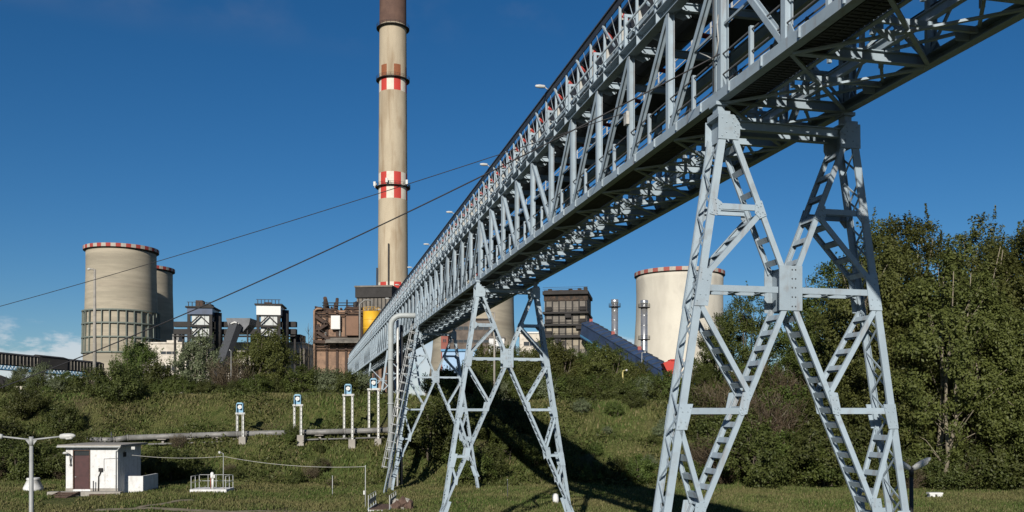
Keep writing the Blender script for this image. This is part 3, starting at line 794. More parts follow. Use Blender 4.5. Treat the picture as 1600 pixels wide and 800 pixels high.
build_tower('third smaller trestle tower beside the caged ladder at the foot of the slope', U1+20*PAN, ZB, TG)
def short_tower(u, label):
    p = bw(VC, u); zb = tz(p.x, p.y)
    t = thing('trestle_tower', label, 'tower', (p.x, p.y, 0), TH, TG)
    H = 13.9
    for s in (-1, 1):
        part('leg', MB().hbeam((s*2.6, 0, zb-0.4), (s*1.7, 0, H), 0.22, 0.22), STEEL, t)
        part('brace', MB().beam((s*2.5, 0.0, zb+0.6), (-s*1.75, 0.0, H-0.9), 0.12, 0.12, up=(0, 1, 0)), STEEL, t)
    zm = (zb+H)/2
    part('strut', MB().beam((-2.1, 0.13, zm), (2.1, 0.13, zm), 0.12, 0.12), STEEL, t)
    return t
short_tower(U1+30*PAN, 'short trestle on the bank crest behind the tall grey pipe')
short_tower(U1+40*PAN, 'short trestle half hidden by shrubs beyond the bank crest')
short_tower(U1+52*PAN, 'short trestle nearest the rusty boiler house')

# ------------------------------------------------------------------ caged ladder, drop pipes beside the third tower
def caged_ladder():
    top = at(655, 508, 81.0); bot = at(601, 752, 79.5)
    bot.z = tz(bot.x, bot.y)
    t = thing('caged_ladder', 'sloping caged steel ladder climbing to the bridge at the third tower', 'ladder', bot)
    d = top - bot; L = d.length; dn = d.normalized(); side = Vector((0.25, 1, 0)).normalized()
    side = (side - dn*side.dot(dn)).normalized(); out = side.cross(dn).normalized()
    if out.x > 0: out = -out
    for s in (-1, 1):
        part('rail', MB().beam(side*s*0.28, d + side*s*0.28, 0.08, 0.08), STEEL, t)
    n = int(L/0.33)
    me = MB().tube(side*-0.28, side*0.28, 0.025, n=5).mesh('rung', STEEL)
    for k in range(1, n): link('rung', me, t, dn*(k*L/n))
    pts = [side*0.3]
    for q in range(9):
        a = math.pi*q/8; pts.append(side*0.42*math.cos(a) + out*(0.25 + 0.5*math.sin(a)))
    pts.append(side*-0.3)
    hm = MB().path(pts, 0.04, 5).mesh('hoop', RAIL)
    m = int(L/0.75)
    for k in range(3, m): link('hoop', hm, t, dn*(k*L/m))
    for q in (1, 4, 7):
        o = side*0.42*math.cos(math.pi*q/8) + out*(0.25 + 0.5*math.sin(math.pi*q/8))
        part('cage_strap', MB().beam(o + dn*2.2, o + d, 0.05, 0.05), RAIL, t)
    return t
caged_ladder()
def drop_pipe(name, px, ytop, ybot, Y, r, label, elbow, m):
    b = at(px, ybot, Y); zt = wz(ytop, Y); b.z = tz(b.x, b.y) - 0.3
    t = thing(name, label, 'pipe', b)
    h = zt - b.z
    if elbow:
        R_ = 1.0
        pts = [(0, 0, 0), (0, 0, h-R_)] + [(R_*(1-math.cos(a)), 0.0, h-R_+R_*math.sin(a)) for a in [math.pi/2*q/6 for q in range(1, 7)]] + [(elbow, 0.2, h)]
    else: pts = [(0, 0, 0), (0, 0, h)]
    part('pipe', MB().path(pts, r, 14), m, t)
    for q in (0.25, 0.5, 0.75):
        part('flange', MB().tube((0, 0, h*q-0.05), (0, 0, h*q+0.05), r*1.25, n=14), m, t)
drop_pipe('drop_pipe', 610.5, 493, 660, 84, 0.26, 'tall pale grey pipe with an elbow turning into the bridge', 4.2, PIPEL)
drop_pipe('cable_riser', 621, 500, 655, 85, 0.12, 'thin pale riser just right of the tall elbow pipe', 0, WHITEP)
drop_pipe('cable_riser', 627, 508, 660, 86, 0.15, 'thin dark riser between the elbow pipe and the caged ladder', 0, STEELD)

# ------------------------------------------------------------------ far plant: chimney, cooling towers
def ground_at(x, y): return tz(x, y)
def chimney():
    Y = 330.0; X = wx(614, Y)
    z0 = ground_at(X, Y)
    t = thing('chimney', 'tall beige concrete chimney with red and white bands and a dark brown top', 'chimney', (X, Y, z0))
    def zz(py): return wz(py, Y) - z0
    def rr(z): return 5.75 - 1.0*(z/170.0)
    n = 96; segs = 12
    ztop = zz(-115)
    rows = [(0, 0), (zz(485), 0), (zz(472), 1), (zz(443), 1), (zz(314), 0), (zz(273), 1), (zz(147), 0), (zz(126), 1), (zz(107), 2), (zz(42), 0), (ztop, 3)]
    # rows: (upper z, kind below it)
    prof = []; kinds = []
    for i, (z, k) in enumerate(rows):
        if i == 0: prof.append((rr(0), 0)); continue
        z_prev = rows[i-1][0]; m = max(1, int((z-z_prev)/8))
        for q in range(1, m+1):
            zq = z_prev + (z-z_prev)*q/m
            prof.append((rr(zq), zq)); kinds.append(k)
    off = R(9.4) - math.pi/2
    def mats(i, k):
        kd = kinds[i]; a = 2*math.pi*(k+0.5)/n
        st = int(math.floor((a - off)/(2*math.pi/segs))) % 2
        if kd == 0: return 0
        if kd == 1: return 1 if st == 0 else 2
        if kd == 2: return 3 if st == 0 else 0
        return 4
    mb = MB(); mb.lathe(prof, n, mats=mats)
    part('shaft', mb, [CHIM, REDB, WHB, REDF, CHIMD], t)
    part('flue_lip', MB().lathe([(rr(ztop)-0.4, ztop-2), (rr(ztop)-0.4, ztop), (rr(ztop)+0.15, ztop), (rr(ztop)+0.15, ztop-0.8)], 48), CHIMD, t)
    for py in (46, 127, 294, 474):
        z = zz(py); r = rr(z)
        g = part('platform', MB().lathe([(r, z-0.25), (r+1.1, z-0.1), (r+1.1, z+0.1), (r, z+0.1)], 48, smooth=False), SOOT, t)
        rl = MB()
        for hh in (0.6, 1.15):
            rl.lathe([(r+1.05, z+hh-0.05), (r+1.1, z+hh), (r+1.05, z+hh+0.05), (r+1.0, z+hh), (r+1.05, z+hh-0.05)], 48)
        for k in range(24):
            a = 2*math.pi*k/24
            rl.tube(((r+1.05)*math.cos(a), (r+1.05)*math.sin(a), z), ((r+1.05)*math.cos(a), (r+1.05)*math.sin(a), z+1.2), 0.05, n=4)
        part('railing', rl, SOOT, g)
    for a, h0, h1 in ((-8, zz(640), zz(385)), (-68, zz(640), zz(420)), (-112, zz(480), zz(395))):
        aa = R(a) - math.pi/2
        ca, sa = math.cos(aa), math.sin(aa)
        part('climbing_ladder', MB().beam(((rr(h0)+0.5)*ca, (rr(h0)+0.5)*sa, max(0, h0)), ((rr(h1)+0.5)*ca, (rr(h1)+0.5)*sa, h1), 0.5, 0.4), SOOT, t)
    for k in range(6):
        a = R(-170 + 68*k)
        z = zz(292)
        part('aircraft_light', MB().box(-0.4, 0.4, -0.4, 0.4, 0, 1.6), LAMPM, t, ((rr(z)+1.4)*math.cos(a), (rr(z)+1.4)*math.sin(a), z))
chimney()

def cooling_tower(label, px, Y, rtop, ytop, prof_px, m, ribs=None, rimred=REDR, rim_out=1.3, group='cooling towers', dark_top=True):
    X = wx(px, Y); z0 = ground_at(X, Y)
    t = thing('cooling_tower', label, 'cooling tower', (X, Y, z0), 0, group)
    H = wz(ytop, Y) - z0
    k = rtop
    pr = [(k*a, H*b) for a, b in prof_px]
    pr2 = []
    for (r0, h0), (r1, h1) in zip(pr[:-1], pr[1:]):
        q = 4
        for j in range(q): pr2.append((r0+(r1-r0)*j/q, h0+(h1-h0)*j/q))
    pr2.append(pr[-1])
    n = 96
    shell = MB().lathe(pr2 + [(pr[-1][0]-0.5, H), (pr[-1][0]-0.6, H-8)], n)
    part('shell', shell, m, t)
    # rim collar with alternating painted squares
    r = pr[-1][0]; rim = MB()
    def rm(i, kk): return 0 if i != 1 else (1 if (kk // 2) % 2 == 0 else 2)
    rim.lathe([(r-0.3, H-0.9), (r+rim_out, H-0.1), (r+rim_out, H+1.5), (r-0.5, H+1.5)], n, mats=rm, smooth=False)
    part('rim', rim, [SOOT, rimred, WHR], t)
    # base columns
    rb = pr[0][0]; col = MB().beam((rb, 0, -0.5), (rb*0.985, 2.0, pr[0][1]+0.3), 0.8, 0.8).beam((rb, 0, -0.5), (rb*0.985, -2.0, pr[0][1]+0.3), 0.8, 0.8).mesh('column', CONC)
    for j in range(24): link('column', col, t, (0, 0, 0), (0, 0, 2*math.pi*j/24))
    if ribs:
        z_a, z_b, ra, rb2, cnt = ribs
        me = MB().beam((ra, 0, z_a), (rb2, 0, z_b), 0.4, 0.6, up=(1,0,0)).mesh('rib', RIBM)
        for j in range(cnt): link('rib', me, t, (0, 0, 0), (0, 0, 2*math.pi*j/cnt))
        for q in (0.0, 0.36, 0.69, 1.0):
            z = z_a + (z_b-z_a)*q; rr = ra + (rb2-ra)*q
            part('ring_beam', MB().lathe([(rr-0.2, z-0.3), (rr+0.45, z-0.3), (rr+0.45, z+0.3), (rr-0.2, z+0.3), (rr-0.2, z-0.3)], 72, smooth=False), RIBM, t)
    return t
Yc = 420.0
Hc = wz(394, Yc) - 8.2
def hz(py): return (wz(py, Yc) - 8.2)
cooling_tower('large weathered cooling tower with framed lower half behind the tall lamp post', 190, Yc, 15.3, 394,
    [(1.14, 0.09), (1.085, 0.20), (1.07, 0.40), (1.03, 0.62), (1.0, 0.85), (1.0, 1.0)], TOWERC,
    ribs=(hz(553), hz(489), 16.8, 16.55, 30), rim_out=1.15)
cooling_tower('weathered cooling tower partly hidden behind the large left one', 222, 476.0, 15.3, 424,
    [(1.14, 0.09), (1.085, 0.20), (1.07, 0.40), (1.03, 0.62), (1.0, 0.85), (1.0, 1.0)], TOWERC, rim_out=1.15)
cooling_tower('pale cream cooling tower behind the two silver flues', 1061.5, 400.0, 19.25, 432,
    [(1.22, 0.10), (1.12, 0.25), (1.045, 0.45), (1.0, 0.68), (0.99, 0.85), (1.0, 1.0)], TOWERP, rimred=REDT, rim_out=0.7)
cooling_tower('pale cooling tower glimpsed under the bridge behind the middle trestle', 741, 440.0, 19.6, 440,
    [(1.22, 0.10), (1.12, 0.25), (1.045, 0.45), (1.0, 0.68), (0.99, 0.85), (1.0, 1.0)], TOWERC, rim_out=0.7)

def flue(px, ytop, Y, w, label, plats):
    X = wx(px, Y); z0 = ground_at(X, Y); H = wz(ytop, Y) - z0; r = w/2/F*Y
    t = thing('steel_flue', label, 'flue', (X, Y, z0), 0, 'silver flues')
    mb = MB(); h = 0; pr = []
    part('barrel', MB().tube((0, 0, 0), (0, 0, H), r, n=32), SILVER, t)
    k = 0
    while h < H-1:
        part('seam', MB().lathe([(r, h), (r+0.05, h+0.05), (r+0.05, h+0.17), (r, h+0.22)], 32), SILVER, t); h += 3.2; k += 1
    part('cap_ring', MB().lathe([(r, H-1.4), (r*1.1, H-1.2), (r*1.1, H-0.1), (r, H)], 32), SILVER, t)
    for py in plats:
        z = wz(py, Y) - z0
        g = part('platform', MB().lathe([(r, z-0.1), (r*1.75, z), (r*1.75, z+0.15), (r, z+0.15)], 24, smooth=False), SOOT, t)
        rl = MB()
        for hh in (0.6, 1.2): rl.lathe([(r*1.72, z+hh), (r*1.75, z+hh+0.06), (r*1.7, z+hh+0.06), (r*1.72, z+hh)], 24)
        for j in range(10):
            a = j*0.628; rl.tube((r*1.73*math.cos(a), r*1.73*math.sin(a), z), (r*1.73*math.cos(a), r*1.73*math.sin(a), z+1.2), 0.05, n=4)
        part('railing', rl, SOOT, g)
flue(960.5, 468, 300.0, 10.5, 'silver flue standing clear against the sky', (480,))
flue(1006.5, 469, 285.0, 10.5, 'silver flue standing in front of the cream cooling tower', (481, 531))

# ------------------------------------------------------------------ buildings
def bldg(name, label, px0, px1, ytop, Y, depth, rz=0.0, cat='building', zbase=None):
    X0, X1 = wx(px0, Y), wx(px1, Y); X = (X0+X1)/2
    z0 = ground_at(X, Y) if zbase is None else zbase
    t = thing(name, label, cat, (X, Y, z0), rz)
    return t, X1-X0, wz(ytop, Y)-z0, z0
def loc(px, py, Y, t):   # point of the front plane in the thing's own coordinates
    return wx(px, Y)-t.location.x, wz(py, Y)-t.location.z

# rusty boiler house
Y = 240.0
t, w, h, z0 = bldg('boiler_house', 'rusty brown boiler house covered in pipework left of the chimney', 491, 604, 485, Y, 26)
def P(px, py): return loc(px, py, Y, t)
a, b = -w/2, w/2
part('wall', MB().box(a, b, 0.0, 26, -1, h), RUSTY, t)
colme = MB().box(-0.3, 0.3, -0.45, -0.003, 0, h-0.2).mesh('pilaster', RUSTD)
for px in (493, 511, 527, 541, 565, 585, 600): link('pilaster', colme, t, (P(px, 0)[0], 0, 0))
x, z = P(519, 515); x2, z2 = P(533, 494)
part('white_cabinet', MB().box(x, x2, -1.6, -0.02, z, z2).box(x+0.2, x2-0.2, -1.63, -1.603, z+0.2, z2-0.3), WHITEP, t)
x, z = P(543, 525); x2, z2 = P(562, 495)
part('duct_casing', MB().box(x, x2, -2.0, -0.02, z, z2), mat('brown_casing', (0.21, 0.125, 0.085), 0.8, (0.16, 0.095, 0.065), 0.4), t)
x, z = P(512, 537); x2, z2 = P(600, 531)
part('gallery_roof', MB().add([(x, -3.2, z), (x2, -3.2, z), (x2, 0.1, z+1.6), (x, 0.1, z+1.6), (x, -3.2, z+0.35), (x2, -3.2, z+0.35), (x2, 0.1, z+1.95), (x, 0.1, z+1.95)], [(0,1,2,3),(4,5,6,7),(0,1,5,4),(1,2,6,5),(2,3,7,6),(3,0,4,7)]), GRIMY, t)
for (p, q) in (((495, 495), (513, 507)), ((513, 507), (496, 518)), ((496, 518), (517, 532)), ((492, 534), (512, 535))):
    A, B = P(*p), P(*q)
    part('conveyor_duct', MB().beam((A[0], -1.3, A[1]), (B[0], -1.3, B[1]), 1.0, 0.8), RUSTD, t)
    part('duct_rail', MB().beam((A[0], -1.8, A[1]+1.1), (B[0], -1.8, B[1]+1.1), 0.12, 0.12), SOOT, t)
for px, yt in ((502, 467), (507, 465), (519, 470), (523, 464), (540, 467), (552, 470), (554, 472), (535, 478), (529, 480), (513, 477), (546, 479), (563, 480)):
    A = P(px, yt); B = P(px, 486)
    r_ = random.uniform(0.25, 0.75)
    part('roof_stack', MB().tube((A[0], random.uniform(0.5, 6), B[1]), (A[0], random.uniform(0.5, 6), A[1]), r_, r_*0.85, n=10), RUSTD if random.random() < 0.75 else SOOT, t)
for py in (473, 477):
    A = P(503, py); B = P(556, py)
    part('roof_rail', MB().tube((A[0], 0.4, A[1]), (B[0], 0.4, B[1]), 0.13, n=6), SOOT, t)
for k in range(14):
    px = random.uniform(496, 560); A = P(px, random.uniform(479, 486))
    s_ = random.uniform(0.6, 1.7)
    part('roof_machinery', MB().box(A[0]-s_, A[0]+s_, 0.2, 3, h-0.1, A[1]).tube((A[0]-s_, 0.1, A[1]), (A[0]+s_, 0.1, A[1]-0.4), 0.25, n=7), RUSTD, t)
for k in range(16):
    px = random.uniform(494, 598); ya = random.uniform(488, 525); A = P(px, ya); B = P(px+random.uniform(-2, 2), ya+random.uniform(8, 40))
    part('wall_pipe', MB().tube((A[0], -0.55, A[1]), (B[0], -0.55, B[1]), random.uniform(0.12, 0.3), n=7), RUSTD if k % 3 else PIPEM, t)
for ya in (489, 493, 527, 541, 546):
    A = P(494, ya); B = P(600, ya+random.uniform(-1, 1))
    part('wall_pipe', MB().tube((A[0], -0.8, A[1]), (B[0], -0.8, B[1]), 0.16, n=7), RUSTD, t)
A = P(492, 500); B = P(492, 600)
part('corner_pipe', MB().path([(A[0]+2.2, -0.7, P(0, 483)[1]), (A[0]+0.8, -0.7, P(0, 483)[1]), (A[0], -0.7, P(0, 486)[1]), (A[0], -0.7, 0)], 0.3, 10), RUSTY, t)
# dark rear bunker
Y = 275.0
t, w, h, z0 = bldg('bunker_house', 'dark boarded bunker house beside the chimney above the boiler house', 556.5, 612, 447, Y, 20, R(-7))
part('wall', MB().box(-w/2, w/2, 0, 18, -1, h-3.5), GRIMY, t)
part('roof_band', MB().box(-w/2-0.3, w/2+0.3, -0.6, 18.3, h-3.5, h-0.4), SOOT, t)
part('roof', MB().box(-w/2-0.5, w/2+0.5, -0.9, 18.6, h-0.4, h+0.1), GRIMY, t)
bm = MB().box(-0.16, 0.16, -0.12, -0.003, h-16, h-3.6).mesh('batten', SOOT)
for k in range(9): link('batten', bm, t, (-w/2+0.6+k*w/9, 0, 0))
part('deck', MB().box(-w/2-3, w/2, -3, 0, h-10.2, h-9.8), SOOT, t)
# yellow tank
Y = 236.0; X = wx(580.5, Y); z0 = ground_at(X, Y)
t = thing('storage_tank', 'bright yellow round tank between boiler house and chimney', 'tank', (X, Y, z0))
r = 13.0/F*Y; zt = wz(487, Y)-z0; zb = wz(524, Y)-z0
part('shell', MB().tube((0, 0, zb), (0, 0, zt), r, n=32), YELLOW, t)
part('leg', MB().tube((-r*0.7, 0, 0), (-r*0.7, 0, zb), 0.3, n=8), RUSTD, t); part('leg', MB().tube((r*0.7, 0, 0), (r*0.7, 0, zb), 0.3, n=8), RUSTD, t)
for q in (0.3, 0.65): part('hoop', MB().lathe([(r, zb+(zt-zb)*q-0.12), (r+0.1, zb+(zt-zb)*q), (r, zb+(zt-zb)*q+0.12)], 32), YELLOW, t)
part('top_rail', MB().lathe([(r, zt+1.0), (r+0.06, zt+1.06), (r-0.06, zt+1.06), (r, zt+1.0)], 24), YELLOW, t)
pm = MB().tube((r, 0, zt), (r, 0, zt+1.1), 0.06, n=4).mesh('rail_post', YELLOW)
for k in range(12): link('rail_post', pm, t, (0, 0, 0), (0, 0, k*0.5236))
part('side_pipe', MB().path([(-r-0.8, -0.4, 0), (-r-0.8, -0.4, zt+2), (-r+0.5, -0.4, zt+3), (0, 0, zt+3), (0, 0, zt)], 0.28, 8), PIPEM, t)

# dark coal bunker tower with floor bands
Y = 262.0
t, w, h, z0 = bldg('bunker_tower', 'dark grey five-storey bunker tower with projecting floor bands', 851, 917, 455, Y, 16, R(-9))
w = 66/F*Y
part('wall', MB().box(-w/2, w/2, 0.0, 17, -1, h), GRIMY, t)
part('side_cladding', MB().box(-w/2-0.12, -w/2-0.003, 0.3, 16.8, 6, h-1.5), GRIMYL, t)
for py, th in ((458, 5.0), (489, 3.2), (508, 3.2), (526, 4.2)):
    z = wz(py, Y)-z0; th = th/F*Y
    part('floor_band', MB().box(-w/2-0.5, w/2+0.5, -1.5, 17.2, z-th/2, z+th/2), SOOT, t)
    rl = MB()
    for hh in (0.6, 1.1): rl.beam((-w/2-0.4, -1.45, z+th/2+hh), (w/2+0.4, -1.45, z+th/2+hh), 0.08, 0.08)
    part('band_rail', rl, SOOT, t)
pme = MB().box(-0.22, 0.22, -0.3, -0.003, 9, h-0.5).mesh('pilaster', SOOT)
for k in range(7): link('pilaster', pme, t, (-w/2+0.3+k*(w-0.6)/6, 0, 0))
sh = MB().box(-0.02, 1.75, -0.12, -0.003, 0, 2.6).mesh('panel', GRIMYL)
sh2 = MB().box(-0.02, 1.75, -0.12, -0.003, 0, 2.6).mesh('panel', GRIMY)
for r_, py in enumerate((484, 504, 522, 546, 540)):
    zz = wz(py, Y)-z0
    for k in range(6):
        if random.random() < 0.86: link('panel', sh if random.random() < 0.5 else sh2, t, (-w/2+0.52+k*(w-0.6)/6, 0, zz))
ldm = MB().box(-0.9, 0.9, -1.3, -0.005, 0, 1.2).mesh('vent_hood', SOOT)
for px, py in ((857, 483), (911, 483), (857, 502), (911, 502), (857, 521), (911, 521), (888, 494), (905, 512), (872, 533)):
    link('vent_hood', ldm, t, (wx(px, Y)-wx(884, Y), 0, wz(py+3, Y)-z0))
for k in range(9):
    x = -w/2 + random.random()*w
    part('roof_fitting', MB().box(x-0.5, x+0.5, 1, 3, h+0.0, h+random.uniform(0.4, 1.3)), SOOT, t)
part('parapet', MB().box(-w/2-0.25, w/2+0.25, -0.4, 0.1, h-2.8, h+0.3), mat('rusted_parapet', (0.10, 0.065, 0.045), 0.9, (0.03, 0.028, 0.026), 1.2, 0.8), t)
x = w/2-1.2
part('stair_tower', MB().box(x, x+1.4, -0.9, -0.5, 2, 12), SOOT, t)

# white low buildings around the bunker tower
def simple_block(name, label, px0, px1, ytop, Y, depth, m, wins=(), roof=None, rz=0.0):
    t, w, h, z0 = bldg(name, label, px0, px1, ytop, Y, depth, rz)
    part('wall', MB().box(-w/2, w/2, 0, depth, -1, h), m, t)
    part('roof', MB().box(-w/2-0.3, w/2+0.3, -0.4, depth+0.3, h, h+0.5), roof or GRIMY, t)
    for (qx0, qx1, qy0, qy1) in wins:
        x0, z1 = loc(qx0, qy0, Y, t); x1, z0_ = loc(qx1, qy1, Y, t)
        wn_ = part('window', MB().box(x0, x1, -0.05, -0.003, z0_, z1), GLASS, t)
        f = MB(); n = max(2, int((x1-x0)/1.6))
        for k in range(n+1):
            xx = x0 + (x1-x0)*k/n; f.box(xx-0.06, xx+0.06, -0.14, -0.053, z0_, z1)
        f.box(x0, x1, -0.145, -0.142, z0_-0.1, z0_+0.1)
        part('frame', f, m, wn_)
    return t
simple_block('switch_house', 'pale block tucked right behind the dark bunker tower', 908, 944, 527, 272, 14, PALEW, ((920, 936, 544, 552),))
simple_block('annex_block', 'low white-topped block left of the bunker tower under the bridge', 812, 852, 521, 285, 14, PALEW, ((818, 846, 534, 541),), roof=WHITEP)
simple_block('turbine_hall', 'long grey brown hall under the bridge behind the blue shed', 690, 768, 500, 300, 20, mat('rusty_grey_hall', (0.20, 0.165, 0.14), 0.9, (0.10, 0.085, 0.075), 0.25, 0.7), ((700, 732, 510, 516), (738, 764, 510, 516), (700, 764, 531, 536)), roof=SOOT)
simple_block('white_annex', 'small white annex beside the middle trestle', 764, 788, 528, 280, 12, WHITEW, ((768, 784, 541, 545),), roof=GRIMY)
simple_block('blue_shed', 'pale blue sheet-metal shed seen through the third trestle', 691, 744, 549, 205, 14, mat('pale_blue_sheet', (0.30, 0.46, 0.66), 0.5, (0.25, 0.39, 0.58), 0.3), ((697, 700, 556, 566),), roof=BLUE)
simple_block('brick_block', 'small red brick block behind the third trestle', 689, 700, 522, 270, 10, mat('dull_brick', (0.30, 0.11, 0.09), 0.9, (0.22, 0.08, 0.065), 0.6), ((692, 697, 530, 535),))
simple_block('yellow_hut', 'tan hut with flat roof just right of the cream cooling tower foot', 1080, 1097, 580, 205, 8, GRIMYL, ((1083, 1094, 585, 590),))
# long white works building on the left
Y = 300.0
t = simple_block('works_building', 'long flaking white works building behind the left trees', 222, 474, 537, Y, 22, PALEW,
    ((251, 278, 549, 554), (252, 276, 571, 580), (300, 340, 549, 554), (300, 340, 571, 580), (350, 400, 549, 554), (352, 400, 571, 580), (410, 440, 549, 554), (410, 440, 571, 580), (459, 468, 552, 572), (459, 468, 580, 592)), roof=PALEW)
x, z = loc(452, 537, Y, t); x2, z2 = loc(468, 522, Y, t)
part('roof_house', MB().box(x, x2, 1, 9, z+0.5, z2), SOOT, t)
x, z = loc(471, 545, Y, t); x2, z2 = loc(478, 600, Y, t)
part('end_stair', MB().box(x, x2, -2, 6, 0, z), GRIMY, t)
x, z = loc(257, 537, Y, t); x2, z2 = loc(274, 531, Y, t)
part('roof_house', MB().box(x, x2, 2, 8, z+0.5, z2), PALEW, t)
x, z = loc(264, 531, Y, t); x2, z2 = loc(274, 521, Y, t)
part('roof_tank', MB().box(x, x2, 3, 8, z, z2), PIPEM, t)
# two filter towers and their ducts
def filter_tower(label, px0, px1, ytop, ybox, yboxb, Y, boxm, rz):
    t, w, h, z0 = bldg('filter_tower', label, px0, px1, ytop, Y, 10, rz)
    t['group'] = 'filter towers'
    zb = wz(ybox, Y)-z0; za = wz(yboxb, Y)-z0; zl = wz(545, Y)-z0
    part('top_casing', MB().box(-w/2, w/2, 0, 11, za, zb), boxm, t)
    part('inner_panel', MB().box(-w/2+1.2, w/2-1.2, 1.0, 9, zl, za), mat('pale_louvre', (0.55, 0.58, 0.58), 0.6, (0.42, 0.45, 0.46), 0.6), t)
    for x in (-w/2+0.5, w/2-0.5):
        for y in (0.4, 10.4):
            part('leg', MB().box(x-0.45, x+0.45, y-0.4, y+0.4, 0, za), SOOT, t)
    for q in range(3):
        z = zl + (za-zl)*(q/3.0); z2 = zl + (za-zl)*((q+1)/3.0)
        part('beam', MB().box(-w/2, w/2, -0.1, 0.5, z-0.3, z+0.3), SOOT, t)
        for s in (-1, 1):
            part('brace', MB().beam((0, 0.1, z2-0.3), (s*(w/2-0.6), 0.1, z+0.2), 0.35, 0.35, up=(0, 1, 0)), SOOT, t)
            part('panel_bar', MB().box(s*w*0.17-0.05, s*w*0.17+0.05, 0.9, 0.998, z+0.3, z2-0.3), SOOT, t)
    part('roof_platform', MB().box(-w/2-0.5, w/2+0.5, -0.5, 11.5, zb+0.003, zb+0.5), SOOT, t)
    for k in range(7):
        x = -w/2+0.5+k*(w-1)/6
        part('roof_post', MB().box(x-0.1, x+0.1, -0.4, -0.2, zb+0.5, zb+1.7), SOOT, t)
    part('roof_rail', MB().box(-w/2, w/2, -0.36, -0.24, zb+1.7, zb+1.85), SOOT, t)
    part('roof_fan', MB().box(-w*0.22, w*0.06, 2, 6, zb+0.5, h), RUSTD, t)
    part('roof_fan', MB().box(w*0.1, w*0.42, 2, 6, zb+0.5, h-1.2), SOOT, t)
    part('side_duct', MB().tube((w/2+0.8, 5, zl-4), (w/2+0.8, 5, zb-1), 1.2, n=12), SOOT, t)
    return t
filter_tower('steel filter tower with dark blue casing in front of the left cooling tower', 293, 331, 468, 481, 491, 285.0, DKBLUE, R(7))
filter_tower('steel filter tower with white casing above the big round tree', 401, 438, 471, 477, 492, 285.0, WHITEP, R(7))
Y = 292.0; X = wx(365, Y); z0 = ground_at(X, Y)
t = thing('flue_duct', 'pair of long dark flue ducts joining the two filter towers', 'duct', (X, Y, z0))
for py in (506.5, 518):
    z = wz(py, Y)-z0
    part('duct', MB().box(wx(271, Y)-X, wx(462, Y)-X, 0, 2.2, z-0.85, z+0.85), SOOT, t)
part('walkway', MB().box(wx(271, Y)-X, wx(462, Y)-X, -1, 2.2, wz(526, Y)-z0, wz(524.5, Y)-z0), SOOT, t)
for px in (272, 285, 345, 350, 392, 397, 445, 460):
    part('support', MB().box(wx(px, Y)-X-0.3, wx(px, Y)-X+0.3, 0.5, 1.2, 0, wz(520, Y)-z0), SOOT, t)
Y = 270.0; X = wx(374, Y); z0 = ground_at(X, Y)
t = thing('ash_hopper', 'grey hopper head with a steep dark chute between the filter towers', 'hopper', (X, Y, z0))
def Q(px, py): return wx(px, Y)-X, wz(py, Y)-z0
q = [Q(353, 497), Q(391, 497), Q(389, 507), Q(378, 520), Q(360, 520), Q(356, 507)]
part('head', MB().plate([(p[0], p[1]) for p in q[::-1]], 0, 7), mat('hopper_grey', (0.16, 0.17, 0.19), 0.6, (0.1, 0.11, 0.12), 0.5), t)
A, B = Q(370, 507), Q(352, 552)
part('chute', MB().beam((A[0], -0.8, A[1]), (B[0], -8, B[1]-8), 3.2, 2.2), STEELD, t)
part('arch', MB().path([(Q(364, 507)[0], -2.1, Q(0, 507)[1]), (A[0], -2.1, A[1]+0.5), (Q(377, 507)[0], -2.1, Q(0, 507)[1])], 0.25, 6), WHITEP, t)
part('support', MB().box(Q(362, 0)[0], Q(364, 0)[0], 1, 1.5, 0, Q(0, 520)[1]), SOOT, t); part('support', MB().box(Q(384, 0)[0], Q(386, 0)[0], 1, 1.5, 0, Q(0, 514)[1]), SOOT, t)

# sloping enclosed blue conveyor gallery
A = at(919, 517, 258.0); B = at(1044, 592, 215.0)
t = thing('conveyor_gallery', 'dark blue enclosed conveyor gallery sloping down from the bunker tower', 'conveyor', (B.x, B.y, ground_at(B.x, B.y)))
o = Vector(t.location); A -= o; B -= o
W_, T_ = 4.6, 4.0
part('casing', MB().beam(A, B, W_, T_), DKBLUE, t)
d = (B-A).normalized(); sd_ = d.cross(Vector((0, 0, 1))).normalized(); upv = sd_.cross(d).normalized()
part('roof', MB().prof(A + upv*2.02, B + upv*2.02, [(-2.5, 0), (2.5, 0), (2.5, 0.2), (0, 1.0), (-2.5, 0.2)]), DKBLUE, t)
for k in range(16):
    c = A.lerp(B, (k+0.5)/16)
    part('roof_rib', MB().beam(c + upv*2.32 - sd_*2.52, c + upv*3.12, 0.18, 0.12), STEELD, t)
    part('roof_rib', MB().beam(c + upv*2.32 + sd_*2.52, c + upv*3.12, 0.18, 0.12), STEELD, t)
for q in (0.02, 0.33, 0.66):
    c = A.lerp(B, q) + upv*3.0
    part('roof_vent', MB().box(c.x-0.45, c.x+0.45, c.y-0.45, c.y+0.45, c.z-0.3, c.z+0.7), REDT, t)
for q in (0.18, 0.5, 0.78):
    c = A.lerp(B, q)
    for s in (-1, 1):
        part('support_leg', MB().beam(c + sd_*s*1.8 - upv*2.0, Vector((c.x + s*2.6, c.y, -1)), 0.35, 0.35), WHITEP, t)
part('sill_band', MB().beam(A - upv*1.4 + sd_*-2.33, B - upv*1.4 + sd_*-2.33, 0.06, 0.5), BLUE, t)
part('sill_band', MB().beam(A - upv*1.4 + sd_*2.33, B - upv*1.4 + sd_*2.33, 0.06, 0.5), BLUE, t)
